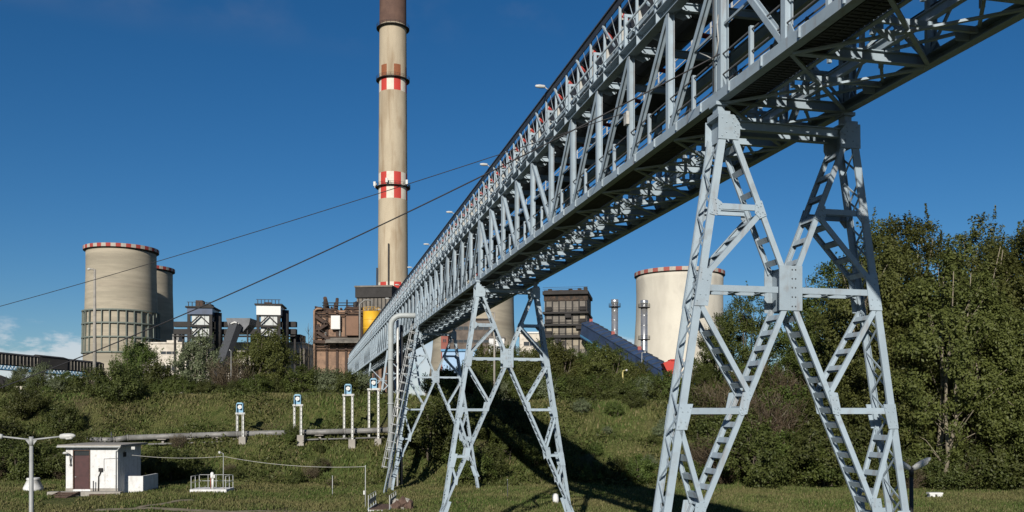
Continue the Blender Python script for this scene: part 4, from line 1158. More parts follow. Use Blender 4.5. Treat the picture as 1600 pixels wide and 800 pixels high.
# red hopper at its foot and blue fence
Y = 210.0; X = wx(1049, Y); z0 = ground_at(X, Y)
t = thing('feed_hopper', 'red feed hopper at the foot of the blue gallery', 'hopper', (X, Y, z0))
def Q(px, py): return wx(px, Y)-X, wz(py, Y)-z0
part('bin', MB().plate([Q(1044, 588), Q(1062, 588), Q(1064, 563), Q(1047, 563), Q(1034, 568), Q(1036, 572)][::-1], -2, 2), REDB, t)
part('frame', MB().box(Q(1047, 0)[0], Q(1048, 0)[0], -2.2, -2.0, 0, Q(0, 588)[1]).box(Q(1060, 0)[0], Q(1061, 0)[0], -2.2, -2.0, 0, Q(0, 588)[1]), STEELD, t)
part('rim', MB().box(Q(1046, 0)[0], Q(1065, 0)[0], -2.3, 2.3, Q(0, 564)[1], Q(0, 562)[1]), REDB, t)
Y = 160.0; X = wx(1088, Y); z0 = ground_at(X, Y)
t = thing('panel_fence', 'bright blue panel fence seen through the nearest trestle', 'fence', (X, Y, z0))
x = wx(1066, Y)-X; x2 = wx(1112, Y)-X; zt = wz(596, Y)-z0; zb_ = wz(607, Y)-z0
n = 9
for k in range(n):
    xa = x + (x2-x)*k/n; part('panel', MB().box(xa+0.04, xa+(x2-x)/n-0.04, -0.03, 0.03, zb_, zt-0.25), BLUE, t)
    part('post', MB().box(xa-0.04, xa+0.04, -0.05, 0.05, 0, zt), WHITEP, t)
part('top_rail', MB().box(x, x2, -0.06, 0.06, zt, zt+0.08), WHITEP, t)

# old conveyor gallery far left
A = at(-60, 556, 172.0); B = at(156, 576, 196.0)
t = thing('gallery_bridge', 'dark conveyor gallery on a thin blue truss at the far left', 'bridge', (A.x, A.y, ground_at(A.x, A.y)))
o = Vector(t.location); A -= o; B -= o
part('gallery', MB().beam(A, B, 3.0, 2.0), SOOT, t)
part('roof', MB().prof(A + Vector((0, 0, 1.02)), B + Vector((0, 0, 1.02)), [(-1.7, 0), (1.7, 0), (0, 0.45)]), SOOT, t)
c0, c1 = A.lerp(B, 0.5), A.lerp(B, 0.71)
part('raised_section', MB().beam(c0 + Vector((0, -0.05, 0.1)), c1 + Vector((0, -0.05, 0.1)), 3.3, 2.35), SOOT, t)
part('raised_roof', MB().prof(c0 + Vector((0, 0, 1.3)), c1 + Vector((0, 0, 1.3)), [(-1.9, 0), (1.9, 0), (0, 0.4)]), SOOT, t)
fm = MB().beam((0, 0, -0.95), (0, 0, 0.9), 0.14, 0.12).mesh('mullion', GRIMY)
n = 40
dd = (B-A).normalized(); nrm = Vector((dd.y, -dd.x, 0)).normalized()
for k in range(n):
    q = (k+0.5)/n
    if 0.49 < q < 0.72: continue
    link('mullion', fm, t, A.lerp(B, q) + nrm*1.56)
low = Vector((0, 0, -1.95))
for s in (-1, 1):
    part('truss_chord', MB().beam(A + low + nrm*s*1.3, B + low + nrm*s*1.3, 0.16, 0.16), BLUE, t)
    mb = MB(); 
    for k in range(n*2):
        p = A.lerp(B, k/(n*2)) + nrm*s*1.3; p2 = A.lerp(B, (k+1)/(n*2)) + nrm*s*1.3
        zz = (Vector((0, 0, -1.0)), low); mb.beam(p + zz[k % 2], p2 + zz[(k+1) % 2], 0.09, 0.09)
    stuff(part('truss_web', mb, BLUE, t))
for px in (60, 72):
    q = (px+60)/216; c = A.lerp(B, q)
    part('trestle_leg', MB().beam(c + low, Vector((c.x + (-0.9 if px == 60 else 0.9), c.y, -0.5)), 0.3, 0.3), STEELD, t)
c = A.lerp(B, 0.79); part('trestle_leg', MB().beam(c + low, Vector((c.x, c.y, -0.5)), 0.3, 0.3), STEELD, t)
# coal heap and pale kerb wall
X, Y = wx(-6, 150), 150.0
g = np.random.default_rng(3); mb = MB(); n = 28; rings = 9; vv = [(0, 0, 3.9)]; ff = []
for r_ in range(1, rings+1):
    for k in range(n):
        a = 2*math.pi*k/n; q = r_/rings
        vv.append((9*q*math.cos(a)*(1+0.08*g.normal()), 6*q*math.sin(a)*(1+0.08*g.normal()), 3.9*(1-q**1.25) + 0.18*g.normal()*(q < 1) - (0.4 if q == 1 else 0)))
for k in range(n): ff.append((0, 1+k, 1+(k+1) % n))
for r_ in range(rings-1):
    for k in range(n): ff.append((1+r_*n+k, 1+(r_+1)*n+k, 1+(r_+1)*n+(k+1) % n, 1+r_*n+(k+1) % n))
mb.add(vv, ff)
tag(link('coal_heap', mb.mesh('coal_heap', COAL), None, (X, Y, ground_at(X, Y))), 'dark heap of coal at the far left edge under the gallery', 'coal heap')
Y = 119.0; x0, x1 = wx(-60, Y), wx(127, Y)
t = thing('low_wall', 'low pale concrete wall along the bank top at the far left', 'wall', ((x0+x1)/2, Y, ground_at((x0+x1)/2, Y)))
n = 7; L = (x1-x0)/n
for k in range(n):
    part('wall_panel', MB().box(x0+k*L-t.location.x+0.02, x0+(k+1)*L-t.location.x-0.02, 0, 0.25, -0.4, wz(604, Y)-t.location.z + 0.05*(k % 2)), PALEW, t)

# ------------------------------------------------------------------ pipeline and sheave portals on the bank
YP = 95.5
pl = [at(136, 687, YP-1.5), at(158, 688, YP-1.2), at(178, 687.5, YP-0.5), at(200, 684, YP), at(300, 680.5, YP), at(372, 678, YP), at(460, 676, YP), at(540, 674, YP), at(606, 672, YP)]
t = thing('pipeline', 'long grey pipeline running along the grassy bank behind the white hut', 'pipeline', (pl[4].x, pl[4].y, tz(pl[4].x, pl[4].y)))
o = Vector(t.location)
for i in range(len(pl)-1):
    a, b = pl[i]-o, pl[i+1]-o
    d = (b-a).normalized()
    part('pipe_section', MB().tube(a, b - d*0.02, 0.30, n=14), PIPEM, t)
    part('flange', MB().tube(b - d*0.08, b + d*0.06, 0.36, n=14), PIPEM, t)
a, b = at(232, 694, YP-0.6)-o, at(600, 683.5, YP-0.6)-o
part('lower_pipe', MB().tube(a, b, 0.09, n=8), PIPEM, t)
for px, yy in ((255, 681.5), (300, 680.5), (340, 679), (420, 677), (500, 675)):
    c = at(px, yy, YP); zg = tz(c.x, c.y)
    part('pipe_support', MB().box(c.x-o.x-0.12, c.x-o.x+0.12, -0.15+c.y-o.y, 0.15+c.y-o.y, zg-o.z-0.5, c.z-o.z-0.28).box(c.x-o.x-0.45, c.x-o.x+0.45, c.y-o.y-0.5, c.y-o.y+0.2, c.z-o.z-0.36, c.z-o.z-0.30), CONC, t)
c = at(174, 675, YP)-o
part('vent', MB().tube(Vector((c.x, c.y, c.z-0.7)), c, 0.06, n=6).tube(c - Vector((0.25, 0, 0.3)), c + Vector((0.25, 0, -0.3)), 0.03, n=5), STEELD, t)
portals = [(377.5, 16, 646, 692, 'first and shortest white portal carrying a blue pulley box over the pipeline'), (467, 16, 633, 690, 'second white portal from the left with a blue pulley box over the pipeline'),
           (545.5, 17, 617, 690, 'third white portal from the left with a tall frame and blue pulley box'), (585, 18, 608, 685, 'rightmost white portal with a blue pulley box next to the elbow pipe')]
for px, wpx, yt, yb, lab in portals:
    c = at(px, yb, YP); zg = tz(c.x, YP-0.6)
    t = thing('pulley_portal', lab, 'portal', (c.x, YP-0.6, zg), 0, 'white portals over the pipeline')
    h = wz(yt, YP-0.6) - zg; w = wpx/F*YP/2
    for s, yy in ((-1, 0.9), (1, -0.7)):
        # each post is a batten post of two thin angles
        lg = part('post', MB().box(s*w-0.10, s*w-0.05, yy-0.1, yy+0.1, -0.4, h).box(s*w+0.05, s*w+0.10, yy-0.1, yy+0.1, -0.4, h), WHITEP, t)
        bm_ = MB().box(s*w-0.05, s*w+0.05, yy-0.08, yy+0.08, -0.06, 0.06).mesh('batten', STEELD)
        bq = MB().box(s*w-0.05, s*w+0.05, yy+0.02, yy+0.06, -0.16, 0.16).mesh('batten', WHITEP)
        n = int(h/0.42)
        for k in range(1, n): link('batten', bq, lg, (0, 0, k*h/n))
        part('plinth', MB().box(s*w-0.35, s*w+0.35, yy-0.35, yy+0.35, -0.7, 0.45 if s > 0 else 0.2), CONC, t)
    part('crossbar', MB().beam((-w-0.1, 0.9, h), (w+0.1, -0.7, h), 0.22, 0.2), WHITEP, t)
    bx = part('pulley_box', MB().box(-0.36, -0.30, -0.12, 0.32, h+0.1, h+1.0).box(0.30, 0.36, -0.12, 0.32, h+0.1, h+1.0).box(-0.30, 0.30, 0.28, 0.32, h+0.1, h+0.95).plate([(-0.36, h+1.0), (0.36, h+1.0), (0.22, h+1.16), (-0.22, h+1.16)], -0.12, 0.32), PALEB, t)
    part('pulley', MB().tube((0, -0.05, h+0.68), (0, 0.12, h+0.68), 0.22, n=18), WHITEP, bx)
    part('pulley_axle', MB().tube((0, -0.10, h+0.68), (0, -0.05, h+0.68), 0.05, n=8), RAIL, bx)

# ------------------------------------------------------------------ white hut
YH = 74.0
x0, x1 = wx(103, YH), wx(184, YH)
zb = wz(767, YH)
t = thing('hut', 'small whitewashed hut with a dark red door and flat roof', 'hut', ((x0+x1)/2, YH, zb))
w = (x1-x0); D = 4.6; H = wz(698, YH)-zb
dx0, dx1 = wx(115, YH)-t.location.x, wx(140, YH)-t.location.x
dzt = wz(704, YH)-zb; dzb = wz(764.5, YH)-zb
part('wall', MB().box(-w/2, dx0, 0, 0.25, -0.6, H).box(dx1, w/2, 0, 0.25, -0.6, H).box(dx0, dx1, 0, 0.25, dzt, H).box(dx0, dx1, 0, 0.25, -0.6, dzb)
     .box(-w/2, -w/2+0.25, 0.25, D, -0.6, H).box(w/2-0.25, w/2, 0.25, D, -0.6, H).box(-w/2+0.25, w/2-0.25, D-0.25, D, -0.6, H), WHITEW, t)
part('roof', MB().box(-w/2-0.5, w/2+0.45, -0.45, D+0.4, H+0.003, H+0.17), CONC, t)
door = part('door', MB().box(dx0+0.01, dx1-0.01, 0.10, 0.16, dzb, dzt-0.42).box(dx0+0.12, dx1-0.12, 0.085, 0.10, dzb+0.15, dzb+0.95).box(dx0+0.12, dx1-0.12, 0.085, 0.10, dzb+1.1, dzt-0.55), DOORM, t)
part('transom', MB().box(dx0+0.01, dx1-0.01, 0.10, 0.15, dzt-0.41, dzt-0.01), GLASS, t)
part('handle', MB().box(dx0+0.08, dx0+0.20, 0.04, 0.085, dzb+1.0, dzb+1.04), RAIL, door)
part('door_frame', MB().box(dx0-0.06, dx0+0.008, -0.03, 0.12, dzb, dzt+0.06).box(dx1-0.008, dx1+0.06, -0.03, 0.12, dzb, dzt+0.06).box(dx0+0.008, dx1-0.008, -0.03, 0.12, dzt-0.005, dzt+0.06), WOOD, t)
lx = wx(111, YH)-t.location.x
lz = wz(712, YH)-zb
part('lamp_bracket', MB().path([(lx, -0.02, lz-0.75), (lx, -0.14, lz-0.3), (lx+0.04, -0.25, lz+0.05), (lx-0.15, -0.3, lz+0.2)], 0.045, 7).box(lx-0.08, lx+0.08, -0.1, -0.004, lz-0.85, lz-0.7), STEELD, t)
part('lamp_head', MB().path([(lx-0.1, -0.3, lz+0.2), (lx-0.25, -0.33, lz+0.24), (lx-0.42, -0.35, lz+0.23), (lx-0.5, -0.36, lz+0.2)], [0.06, 0.1, 0.1, 0.04], 10), LAMPM, t)
mx_ = wx(158, YH)-t.location.x; mz = wz(734, YH)-zb
part('meter_box', MB().box(mx_-0.15, mx_+0.15, -0.16, -0.004, mz-0.15, mz+0.15), SOOT, t)
part('conduit', MB().path([(mx_, -0.06, mz-0.15), (mx_-0.1, -0.06, mz-0.4), (mx_-0.18, -0.06, mz-0.55), (mx_-0.2, -0.06, -0.4)], 0.045, 7), SOOT, t)
part('conduit', MB().path([(mx_+0.25, -0.03, mz-0.1), (mx_+0.25, -0.03, mz+0.9), (w/2, -0.03, mz+0.95)], 0.015, 5), SOOT, t)
part('post', MB().beam((mx_-0.5, -0.3, -0.6), (mx_-0.5, -0.3, 0.85), 0.07, 0.07), STEELD, t)
part('floodlight', MB().path([(w/2+0.1, 0.8, H-0.5), (w/2+0.5, 0.6, H-0.2)], 0.03, 6).box(w/2+0.9, w/2+1.2, 0.5, 0.7, H-0.25, H-0.02), LAMPM, t)
ax1 = wx(228, YH+2.0)-t.location.x; ah = wz(743, YH+2.0)-zb
part('annex_wall', MB().box(w/2+0.003, ax1, 1.4, 1.6, -0.8, ah).box(ax1-0.2, ax1, 1.6, D, -0.8, ah), WHITEW, t)
part('plinth', MB().box(-w/2-1.2, w/2+0.5, -0.7, -0.003, -1.2, -0.02), CONC, t)
part('step_slab', MB().box(mx_-0.5, mx_+1.4, -1.1, -0.56, -0.8, -0.18), WOOD, t)
part('gutter', MB().beam((-w/2-0.5, -0.5, H+0.02), (w/2+0.45, -0.5, H+0.02), 0.1, 0.1), RAIL, t)
part('downpipe', MB().path([(w/2+0.38, -0.48, H-0.02), (w/2-0.12, -0.06, H-0.4), (w/2-0.12, -0.06, -0.4)], 0.04, 7), RAIL, t)
part('side_vent', MB().box(w/2+0.003, w/2+0.03, 1.0, 1.6, H-0.9, H-0.5), SOOT, t)
part('base_band', MB().box(-w/2-0.02, dx0-0.07, -0.02, -0.004, -0.55, 0.22).box(dx1+0.07, w/2+0.02, -0.02, -0.004, -0.55, 0.22), CONC, t)
# wooden steps down from the door
sx = wx(112, 53)
stt = thing('garden_steps', 'weathered wooden steps going down from the hut door', 'steps', (wx(116, YH), YH-0.75, zb))
for k in range(8):
    part('tread', MB().box(-0.75 - k*0.09, 0.75 - k*0.09, -0.50-0.5*k, -0.06-0.5*k, -0.10-0.11*k, -0.03-0.11*k), WOOD, stt)
for s in (-1, 1):
    part('stringer', MB().beam((s*0.8, 0, -0.06), (s*0.8-0.75, -4.1, -0.95), 0.10, 0.2), WOOD, stt)

# ------------------------------------------------------------------ lamps
def double_lamp(px, ytop, Y, label, span, tilt, m, headL, drop=0.0, rz=0.0):
    p = at(px, ytop, Y); zg = tz(p.x, p.y)
    t = thing('street_lamp', label, 'street lamp', (p.x, p.y, zg), rz)
    h = p.z - zg
    part('pole', MB().path([(0, 0, -0.3), (0, 0, h*0.5), (0, 0, h)], [0.10, 0.08, 0.06], 12), m, t)
    part('collar', MB().tube((0, 0, h-0.25), (0, 0, h+0.06), 0.075, n=12), m, t)
    for s in (-1, 1):
        e = Vector((s*span, 0, h + tilt*span))
        if span > 0.5:
            part('arm', MB().tube((0, 0, h-0.05), e, 0.03, n=8), m, t)
            part('arm_gusset', MB().plate([(0, h-0.32), (s*0.22, h-0.03), (0, h-0.03)], -0.01, 0.01), m, t)
        d = Vector((s, 0, tilt if span > 0.5 else 0.62)).normalized()
        st = e if span > 0.5 else Vector((s*0.04, 0, h))
        prf = [(0, 0.04), (0.06, 0.085), (0.3, 0.105), (0.65, 0.10), (0.88, 0.07), (1.0, 0.02)]
        hd = part('lamp_head', MB().path([st + d*(q*headL) for q, r_ in prf], [r_ for q, r_ in prf], 14), LAMPM, t)
        part('lens', MB().path([st + d*(q*headL) - Vector((0, 0, 0.045)) for q in (0.3, 0.45, 0.75, 0.9)], [0.03, 0.085, 0.08, 0.02], 10), WHITEP, hd)
    return t
double_lamp(49, 685, 31.0, 'double-armed pale street lamp standing left of the white hut', 0.98, 0.06, POLE, 0.55)
double_lamp(1424, 733, 30.0, 'dark pole with two lamp heads spread in a V right of the nearest trestle', 0.02, 0.5, POLED, 0.72)
def single_lamp(px, ytop, Y, label, arm, r, m, cat='street lamp', group=None):
    p = at(px, ytop, Y); zg = tz(p.x, p.y); h = p.z-zg
    t = thing('lamp_post', label, cat, (p.x, p.y, zg), 0, group)
    part('pole', MB().path([(0, 0, -0.3), (0, 0, h*0.5), (0, 0, h)], [r, r*0.75, r*0.5], 12), m, t)
    part('arm', MB().path([(0, 0, h-0.15), (arm*0.4, 0, h+0.02), (arm, 0, h+0.04)], r*0.4, 7), m, t)
    part('lamp_head', MB().path([(arm, 0, h+0.05), (arm*1.25, 0, h+0.05), (arm*1.7, 0, h+0.02), (arm*1.8, 0, h)], [0.06, 0.14, 0.13, 0.04], 10), LAMPM, t)
    part('base', MB().tube((0, 0, -0.2), (0, 0, 0.35), r*2.2, r*1.6, n=10), CONC, t)
    return t
single_lamp(148, 421, 111.0, 'very tall slim concrete lamp post in front of the left cooling tower', -0.5, 0.26, CONC)
single_lamp(772.5, 488, 113.0, 'tall lamp post seen through the middle trestle', -0.5, 0.17, CONC)
single_lamp(349, 708, 76.8, 'short lamp post on the pump platform', -0.22, 0.05, POLE)
single_lamp(973, 579, 117.0, 'short yellow lamp post among the bushes under the blue gallery', 0.35, 0.16, mat('yellow_post', (0.55, 0.48, 0.2), 0.6))
single_lamp(1003, 551, 122.0, 'thin grey pole beside the silver flue foot', 0.3, 0.10, POLE)
single_lamp(361, 548, 118.0, 'small globe lamp post in front of the big round left tree', -0.1, 0.06, POLE)

# ------------------------------------------------------------------ pump platform, kiosk, oddments
Yp = 76.0; c = at(325, 770, Yp)
t = thing('pump_platform', 'white concrete platform with thin railings and a white pump', 'platform', (c.x, Yp, c.z))
w = 57/F*Yp/2
part('slab', MB().box(-w, w, 0, 2.2, -0.5, 0.28), WHITEW, t)
for s in (-1, 1):
    for y in (0.1, 1.1, 2.1):
        part('rail_post', MB().beam((s*(w-0.08), y, 0.28), (s*(w-0.08), y, 1.4), 0.045, 0.045), RAIL, t)
    for z in (0.85, 1.38):
        part('rail', MB().tube((s*(w-0.08), 0.1, z), (s*(w-0.08), 2.1, z), 0.025, n=6), RAIL, t)
for z in (0.85, 1.38): part('rail', MB().tube((-w+0.08, 2.1, z), (w-0.08, 2.1, z), 0.025, n=6), RAIL, t)
for x in (-0.7, 0.0, 0.6): part('rail_post', MB().beam((x, 2.1, 0.28), (x, 2.1, 1.4), 0.04, 0.04), RAIL, t)
part('pump_column', MB().tube((0.1, 0.9, 0.28), (0.1, 0.9, 1.15), 0.10, n=12), WHITEP, t)
part('pump_motor', MB().path([(0.06, 0.9, 1.15), (0.06, 0.9, 1.3), (0.05, 0.9, 1.62), (0.05, 0.9, 1.7)], [0.12, 0.16, 0.14, 0.05], 12).box(0.17, 0.3, 0.82, 0.98, 1.2, 1.45), WHITEP, t)
part('valve_stem', MB().tube((-0.08, 0.9, 0.28), (-0.08, 0.9, 1.3), 0.03, n=6), REDT, t)
part('thin_post', MB().tube((-0.45, 0.6, 0.28), (-0.45, 0.6, 0.55), 0.02, n=5), RAIL, t)
c = at(52, 762, 76.0)
mb = MB().lathe([(0.0, -0.3), (0.78, -0.3), (0.78, 0.0), (0.48, 0.68), (0.54, 0.70), (0.54, 0.78), (0.0, 0.78)], 24)
t = thing('manhole_shaft', 'white conical concrete shaft behind the left street lamp', 'shaft', (c.x, c.y, c.z))
part('cone', mb, WHITEW, t); part('lid', MB().tube((0, 0, 0.785), (0, 0, 0.84), 0.5, n=24), WHITEP, t)
c = at(869, 789, 72)
tt = thing('white_drum', 'white drum leaning at the right foot of the middle trestle', 'drum', (c.x, c.y, tz(c.x, c.y)))
part('barrel', MB().path([(0, 0, 0.0), (-0.03, 0, 0.3), (-0.07, 0, 0.68), (-0.08, 0, 0.76)], [0.23, 0.25, 0.24, 0.14], 16), WHITEP, tt)
part('rim', MB().tube((-0.08, 0, 0.75), (-0.08, 0, 0.79), 0.13, n=14), WHITEP, tt)
c = at(1463, 781, 76.0); zg = tz(c.x, c.y)
t = thing('concrete_trough', 'small white concrete box on the grass before the right thicket', 'trough', (c.x, c.y, zg))
part('slab', MB().box(-0.58, 0.58, 0, 0.6, 0.26, 0.40), WHITEP, t)
for x in (-0.5, 0.10): part('block', MB().box(x, x+0.42, 0.02, 0.55, -0.2, 0.255), WHITEP, t)
# little footbridge at the third tower
Yf = 67.0; c = at(592, 797, Yf)
t = thing('footbridge', 'small plank footbridge with grey railings at the bottom edge', 'footbridge', (c.x, Yf, c.z), 0)
w = 33/F*Yf/2
for k in range(9):
    part('plank', MB().box(-w, w, 0.02+k*0.42, 0.40+k*0.42, 0.0, 0.07), WOOD, t)
part('curb', MB().box(-w, w, -0.3, 0.0, -0.4, 0.02), WHITEW, t)
for s in (-1, 1):
    part('side_beam', MB().box(s*w-0.05, s*w+0.05, 0, 3.8, -0.25, 0.1), STEEL, t)
    for y in (0.05, 1.3, 2.5, 3.7): part('rail_post', MB().beam((s*w, y, 0.1), (s*w, y, 1.1), 0.05, 0.05), RAIL, t)
    for z in (0.4, 0.75, 1.08): part('rail', MB().beam((s*w, 0.05, z), (s*w, 3.7, z), 0.05, 0.03), RAIL, t)
    part('infill', MB().box(s*w-0.008, s*w+0.008, 0.1, 3.65, 0.43, 0.72), PIPEL, t)
g = np.random.default_rng(8)
for k in range(6):
    p = at(620 + 5*k - (k % 2)*6, 797 - (k % 3)*4, 67.5 + 0.3*(k % 2))
    p.z = tz(p.x, p.y) + 0.15*(k % 3)
    me = MB(); vv = []
    n = 8
    for (r_, z) in ((0.22, -0.2), (0.36, 0.1), (0.34, 0.4), (0.16, 0.62)):
        for q in range(n): vv.append((r_*math.cos(q*0.785)*(1+0.25*g.normal()), r_*math.sin(q*0.785)*(1+0.2*g.normal()), z+0.06*g.normal()))
    ff = [(i*n+q, i*n+(q+1) % n, (i+1)*n+(q+1) % n, (i+1)*n+q) for i in range(3) for q in range(n)] + [tuple(range(3*n, 4*n))]
    me.add(vv, ff)
    tag(link('rubble_block', me.mesh('rubble_block', CONC if k % 2 else WOOD), None, p, (0.3*g.normal(), 0.3*g.normal(), g.random()*3)), 'dark lump of broken concrete heaped beside the footbridge', 'rubble', 'rubble beside the footbridge')
# thin posts
for px, yt, yb, Y, lab in ((571, 728, 800, 69.0, 'thin pale post carrying the slack wire beside the footbridge'), (519.5, 744, 778, 77.0, 'lone short grey stake in the grass left of the footbridge'), (793, 750, 782, 76.0, 'thin dark stake between the legs of the middle trestle')):
    p = at(px, yt, Y); zg = tz(p.x, p.y)
    t = thing('stake', lab, 'post', (p.x, p.y, zg))
    part('shaft', MB().tube((0, 0, -0.2), (0, 0, p.z-zg), 0.04, 0.03, n=6), RAIL if px < 790 else STEELD, t)
    part('cap', MB().tube((0, 0, p.z-zg), (0, 0, p.z-zg+0.05), 0.05, n=6), RAIL, t)
    if px == 571: part('marker', MB().box(-0.16, -0.05, -0.05, 0.05, 1.05, 1.35), WHITEP, t)

# ------------------------------------------------------------------ wires
def wire(name, label, pts, r, m, sag=None, n=40):
    pts = [Vector(p) for p in pts]
    if len(pts) == 2:
        a, b = pts; pts = []
        for k in range(n+1):
            q = k/n; p = a.lerp(b, q); p.z -= sag*4*q*(1-q); pts.append(p)
    o = pts[0].copy()
    return tag(link(name, MB().path([p-o for p in pts], r, 6).mesh(name, m), None, o), label, 'cable')
e1 = bw(9.70, U1+2*PAN-0.1, H0+1.72)
wire('overhead_cable', 'upper thin overhead cable sagging across the sky to the bridge', [at(-140, 516, 40), e1], 0.013, CABLE, 0.25)
e2 = bw(9.70, U1-0.25, H0+1.06)
wire('overhead_cable', 'lower thicker overhead cable crossing in front of the chimney to the bridge', [at(-250, 690, 34), e2], 0.018, CABLE, 0.75)
wire('service_wire', 'thin slack wire from the hut to the platform lamp', [at(206, 711, 75), at(349, 713, 76.8)], 0.018, BRACK, 0.2)
wire('service_wire', 'thin slack wire from the platform lamp to the post by the footbridge', [at(349, 713, 76.8), at(571, 729, 69)], 0.018, BRACK, 0.35)

# ------------------------------------------------------------------ vegetation
PA = make_tree_proto(21, 20, 5.6, 5.6, 1.5, 230, 170, 0.12, 1.0, LEAF1, BARKP, lean=0.07, tr=0.17, hollow=0.6, stems=4)
PB = make_tree_proto(22, 18, 4.8, 4.8, 1.2, 200, 165, 0.12, 0.92, LEAF1, BARKP, lean=0.08, tr=0.15, hollow=0.6, stems=4)
PC = make_tree_proto(23, 14, 4.4, 4.4, 1.0, 150, 170, 0.115, 0.95, LEAF2, BARK, lean=0.03, tr=0.14, hollow=0.5, stems=3)
PD = make_tree_proto(24, 8, 4.0, 4.0, 0.3, 140, 150, 0.105, 0.8, LEAF2, BARK, lean=0.16, tr=0.16, hollow=0.4, stems=2)
PE = make_tree_proto(25, 8, 4.2, 4.2, 0.2, 170, 150, 0.105, 0.75, LEAF1, BARK, lean=0.10, tr=0.16, hollow=0.45, stems=3, top_taper=0.4)
PF = make_tree_proto(26, 7, 3.4, 3.4, 0.4, 110, 130, 0.105, 0.7, LEAF3, BARKP, lean=0.18, tr=0.12, hollow=0.4, stems=3)
SA = make_tree_proto(31, 3.2, 2.2, 2.2, 0.0, 50, 130, 0.09, 0.6, LEAF2, BARK, lean=0.05, tr=0.06, hollow=0.3, stems=4)
SB = make_tree_proto(32, 3.4, 2.4, 2.4, 0.0, 56, 130, 0.09, 0.6, LEAF4, BARK, lean=0.08, tr=0.06, hollow=0.3, stems=4)
SC = make_tree_proto(33, 3.0, 2.2, 2.2, 0.0, 46, 120, 0.085, 0.6, LEAF3, BARKP, lean=0.2, tr=0.05, hollow=0.3, stems=4)
def twig_shrub(seed, h, r, n):
    g = np.random.default_rng(seed); Q_ = []
    for k in range(n):
        a = g.random()*6.283; rr = r*math.sqrt(g.random()); b = np.array([0.35*rr*math.cos(a), 0.35*rr*math.sin(a), 0.0])
        e = np.array([rr*math.cos(a), rr*math.sin(a), h*(0.5+0.6*g.random())*(1-0.25*rr/r)])
        m_ = 6
        pts = [b + (e-b)*q/m_ + g.normal(size=3)*0.10*(q > 0) for q in range(m_+1)]
        for q in range(m_):
            d = pts[q+1]-pts[q]; s = np.cross(d, g.normal(size=3)); s /= np.linalg.norm(s)+1e-9
            wd = 0.03*(1-q/m_) + 0.012
            Q_.append([pts[q]-s*wd, pts[q]+s*wd, pts[q+1]+s*wd*0.7, pts[q+1]-s*wd*0.7])
            for _ in range(3):
                o = pts[q+1]; d2 = d/np.linalg.norm(d) + g.normal(size=3)*0.7; d2 *= 0.5/np.linalg.norm(d2)
                s2 = np.cross(d2, g.normal(size=3)); s2 /= np.linalg.norm(s2)+1e-9
                Q_.append([o-s2*0.014, o+s2*0.014, o+d2+s2*0.008, o+d2-s2*0.008])
    crown = quads_mesh('crown', np.array(Q_), TWIG)
    mb = MB()
    for k in range(5):
        a = k*1.256; mb.path([(0.1*math.cos(a), 0.1*math.sin(a), -0.3), (0.4*r*math.cos(a)*0.5, 0.4*r*math.sin(a)*0.5, h*0.35), (0.5*r*math.cos(a), 0.5*r*math.sin(a), h*0.7)], [0.05, 0.035, 0.012], 5)
    return crown, mb.mesh('trunk', BARK)
TA = twig_shrub(41, 3.6, 2.3, 170); TB = twig_shrub(42, 3.2, 2.2, 150)

# big trees on the right: (px, ytop, Y, proto, native height, label)
big = [
 (1350, 342, 97, PB, 18.5, 'slender poplar right behind the outer leg of the nearest trestle'),
 (1432, 312, 94, PA, 20.5, 'tallest poplar of the right-hand grove with a ragged top'),
 (1385, 345, 90, PB, 18.5, 'poplar immediately right of the nearest trestle leg'),
 (1500, 338, 92, PB, 18.5, 'poplar right of the tallest one in the grove'),
 (1565, 345, 96, PA, 20.5, 'broad poplar near the right edge of the picture'),
 (1640, 330, 90, PA, 20.5, 'dark poplar cut by the right edge of the picture'),
 (1470, 372, 84, PB, 18.5, 'lower leafy tree in front of the tallest poplar'),
 (1288, 398, 104, PC, 14.3, 'airy tree behind the nearest trestle hub with sky showing through'),
 (1275, 480, 100, PC, 14.3, 'leafy tree behind the right inner leg of the nearest trestle'),
 (1168, 448, 108, PC, 14.3, 'bright green tree framed inside the nearest trestle left bay'),
 (1122, 482, 116, PC, 14.3, 'green tree just right of the nearest trestle left leg'),
 (1222, 545, 102, PD, 8.6, 'low dense tree below the nearest trestle hub'),
 (1545, 440, 84, PB, 18.5, 'bushy tree at the right in front of the broad poplar'),
 (1610, 450, 82, PB, 18.5, 'bushy tree in the lower right corner of the grove'),
 (1400, 440, 86, PB, 18.5, 'bushy tree directly right of the trestle above the V lamp'),
]
for i, (px, yt, Y, pr, hn, lab) in enumerate(big):
    x = wx(px, Y); zg = tz(x, Y); H = wz(yt, Y) - zg; s = H/hn
    plant_tree('poplar_tree' if hn > 16 else 'leafy_tree', pr, x, Y, s, i*1.9 if pr is not PD else 0.0, lab, 'tree', 'trees of the right-hand grove')
left = [
 (207, 528, 121, PD, 8.4, 'wind-blown green tree at the foot of the left cooling tower'),
 (302, 517, 124, PF, 7.4, 'silvery green wind-blown tree in front of the white works building'),
 (408, 511, 126, PE, 8.3, 'large round bushy tree left of the rusty boiler house'),
 (240, 560, 119, SB, 3.7, 'dark bush between the two wind-blown left trees'),
 (60, 565, 140, PF, 7.4, 'grey-green willow under the far left gallery'),
 (30, 570, 145, PF, 7.4, 'pale willow at the far left edge beside the coal heap'),
 (106, 578, 128, SA, 3.5, 'small leafy bush left of the tall slim lamp post'),
 (360, 560, 120, TA, 3.6, 'bare grey bush in front of the round tree'),
]
for i, (px, yt, Y, pr, hn, lab) in enumerate(left):
    x = wx(px, Y); zg = tz(x, Y); H = wz(yt, Y) - zg; s = H/hn
    plant_tree('bushy_tree', pr, x, Y, s, 0.25*i, lab, 'tree', 'trees on the left bank')
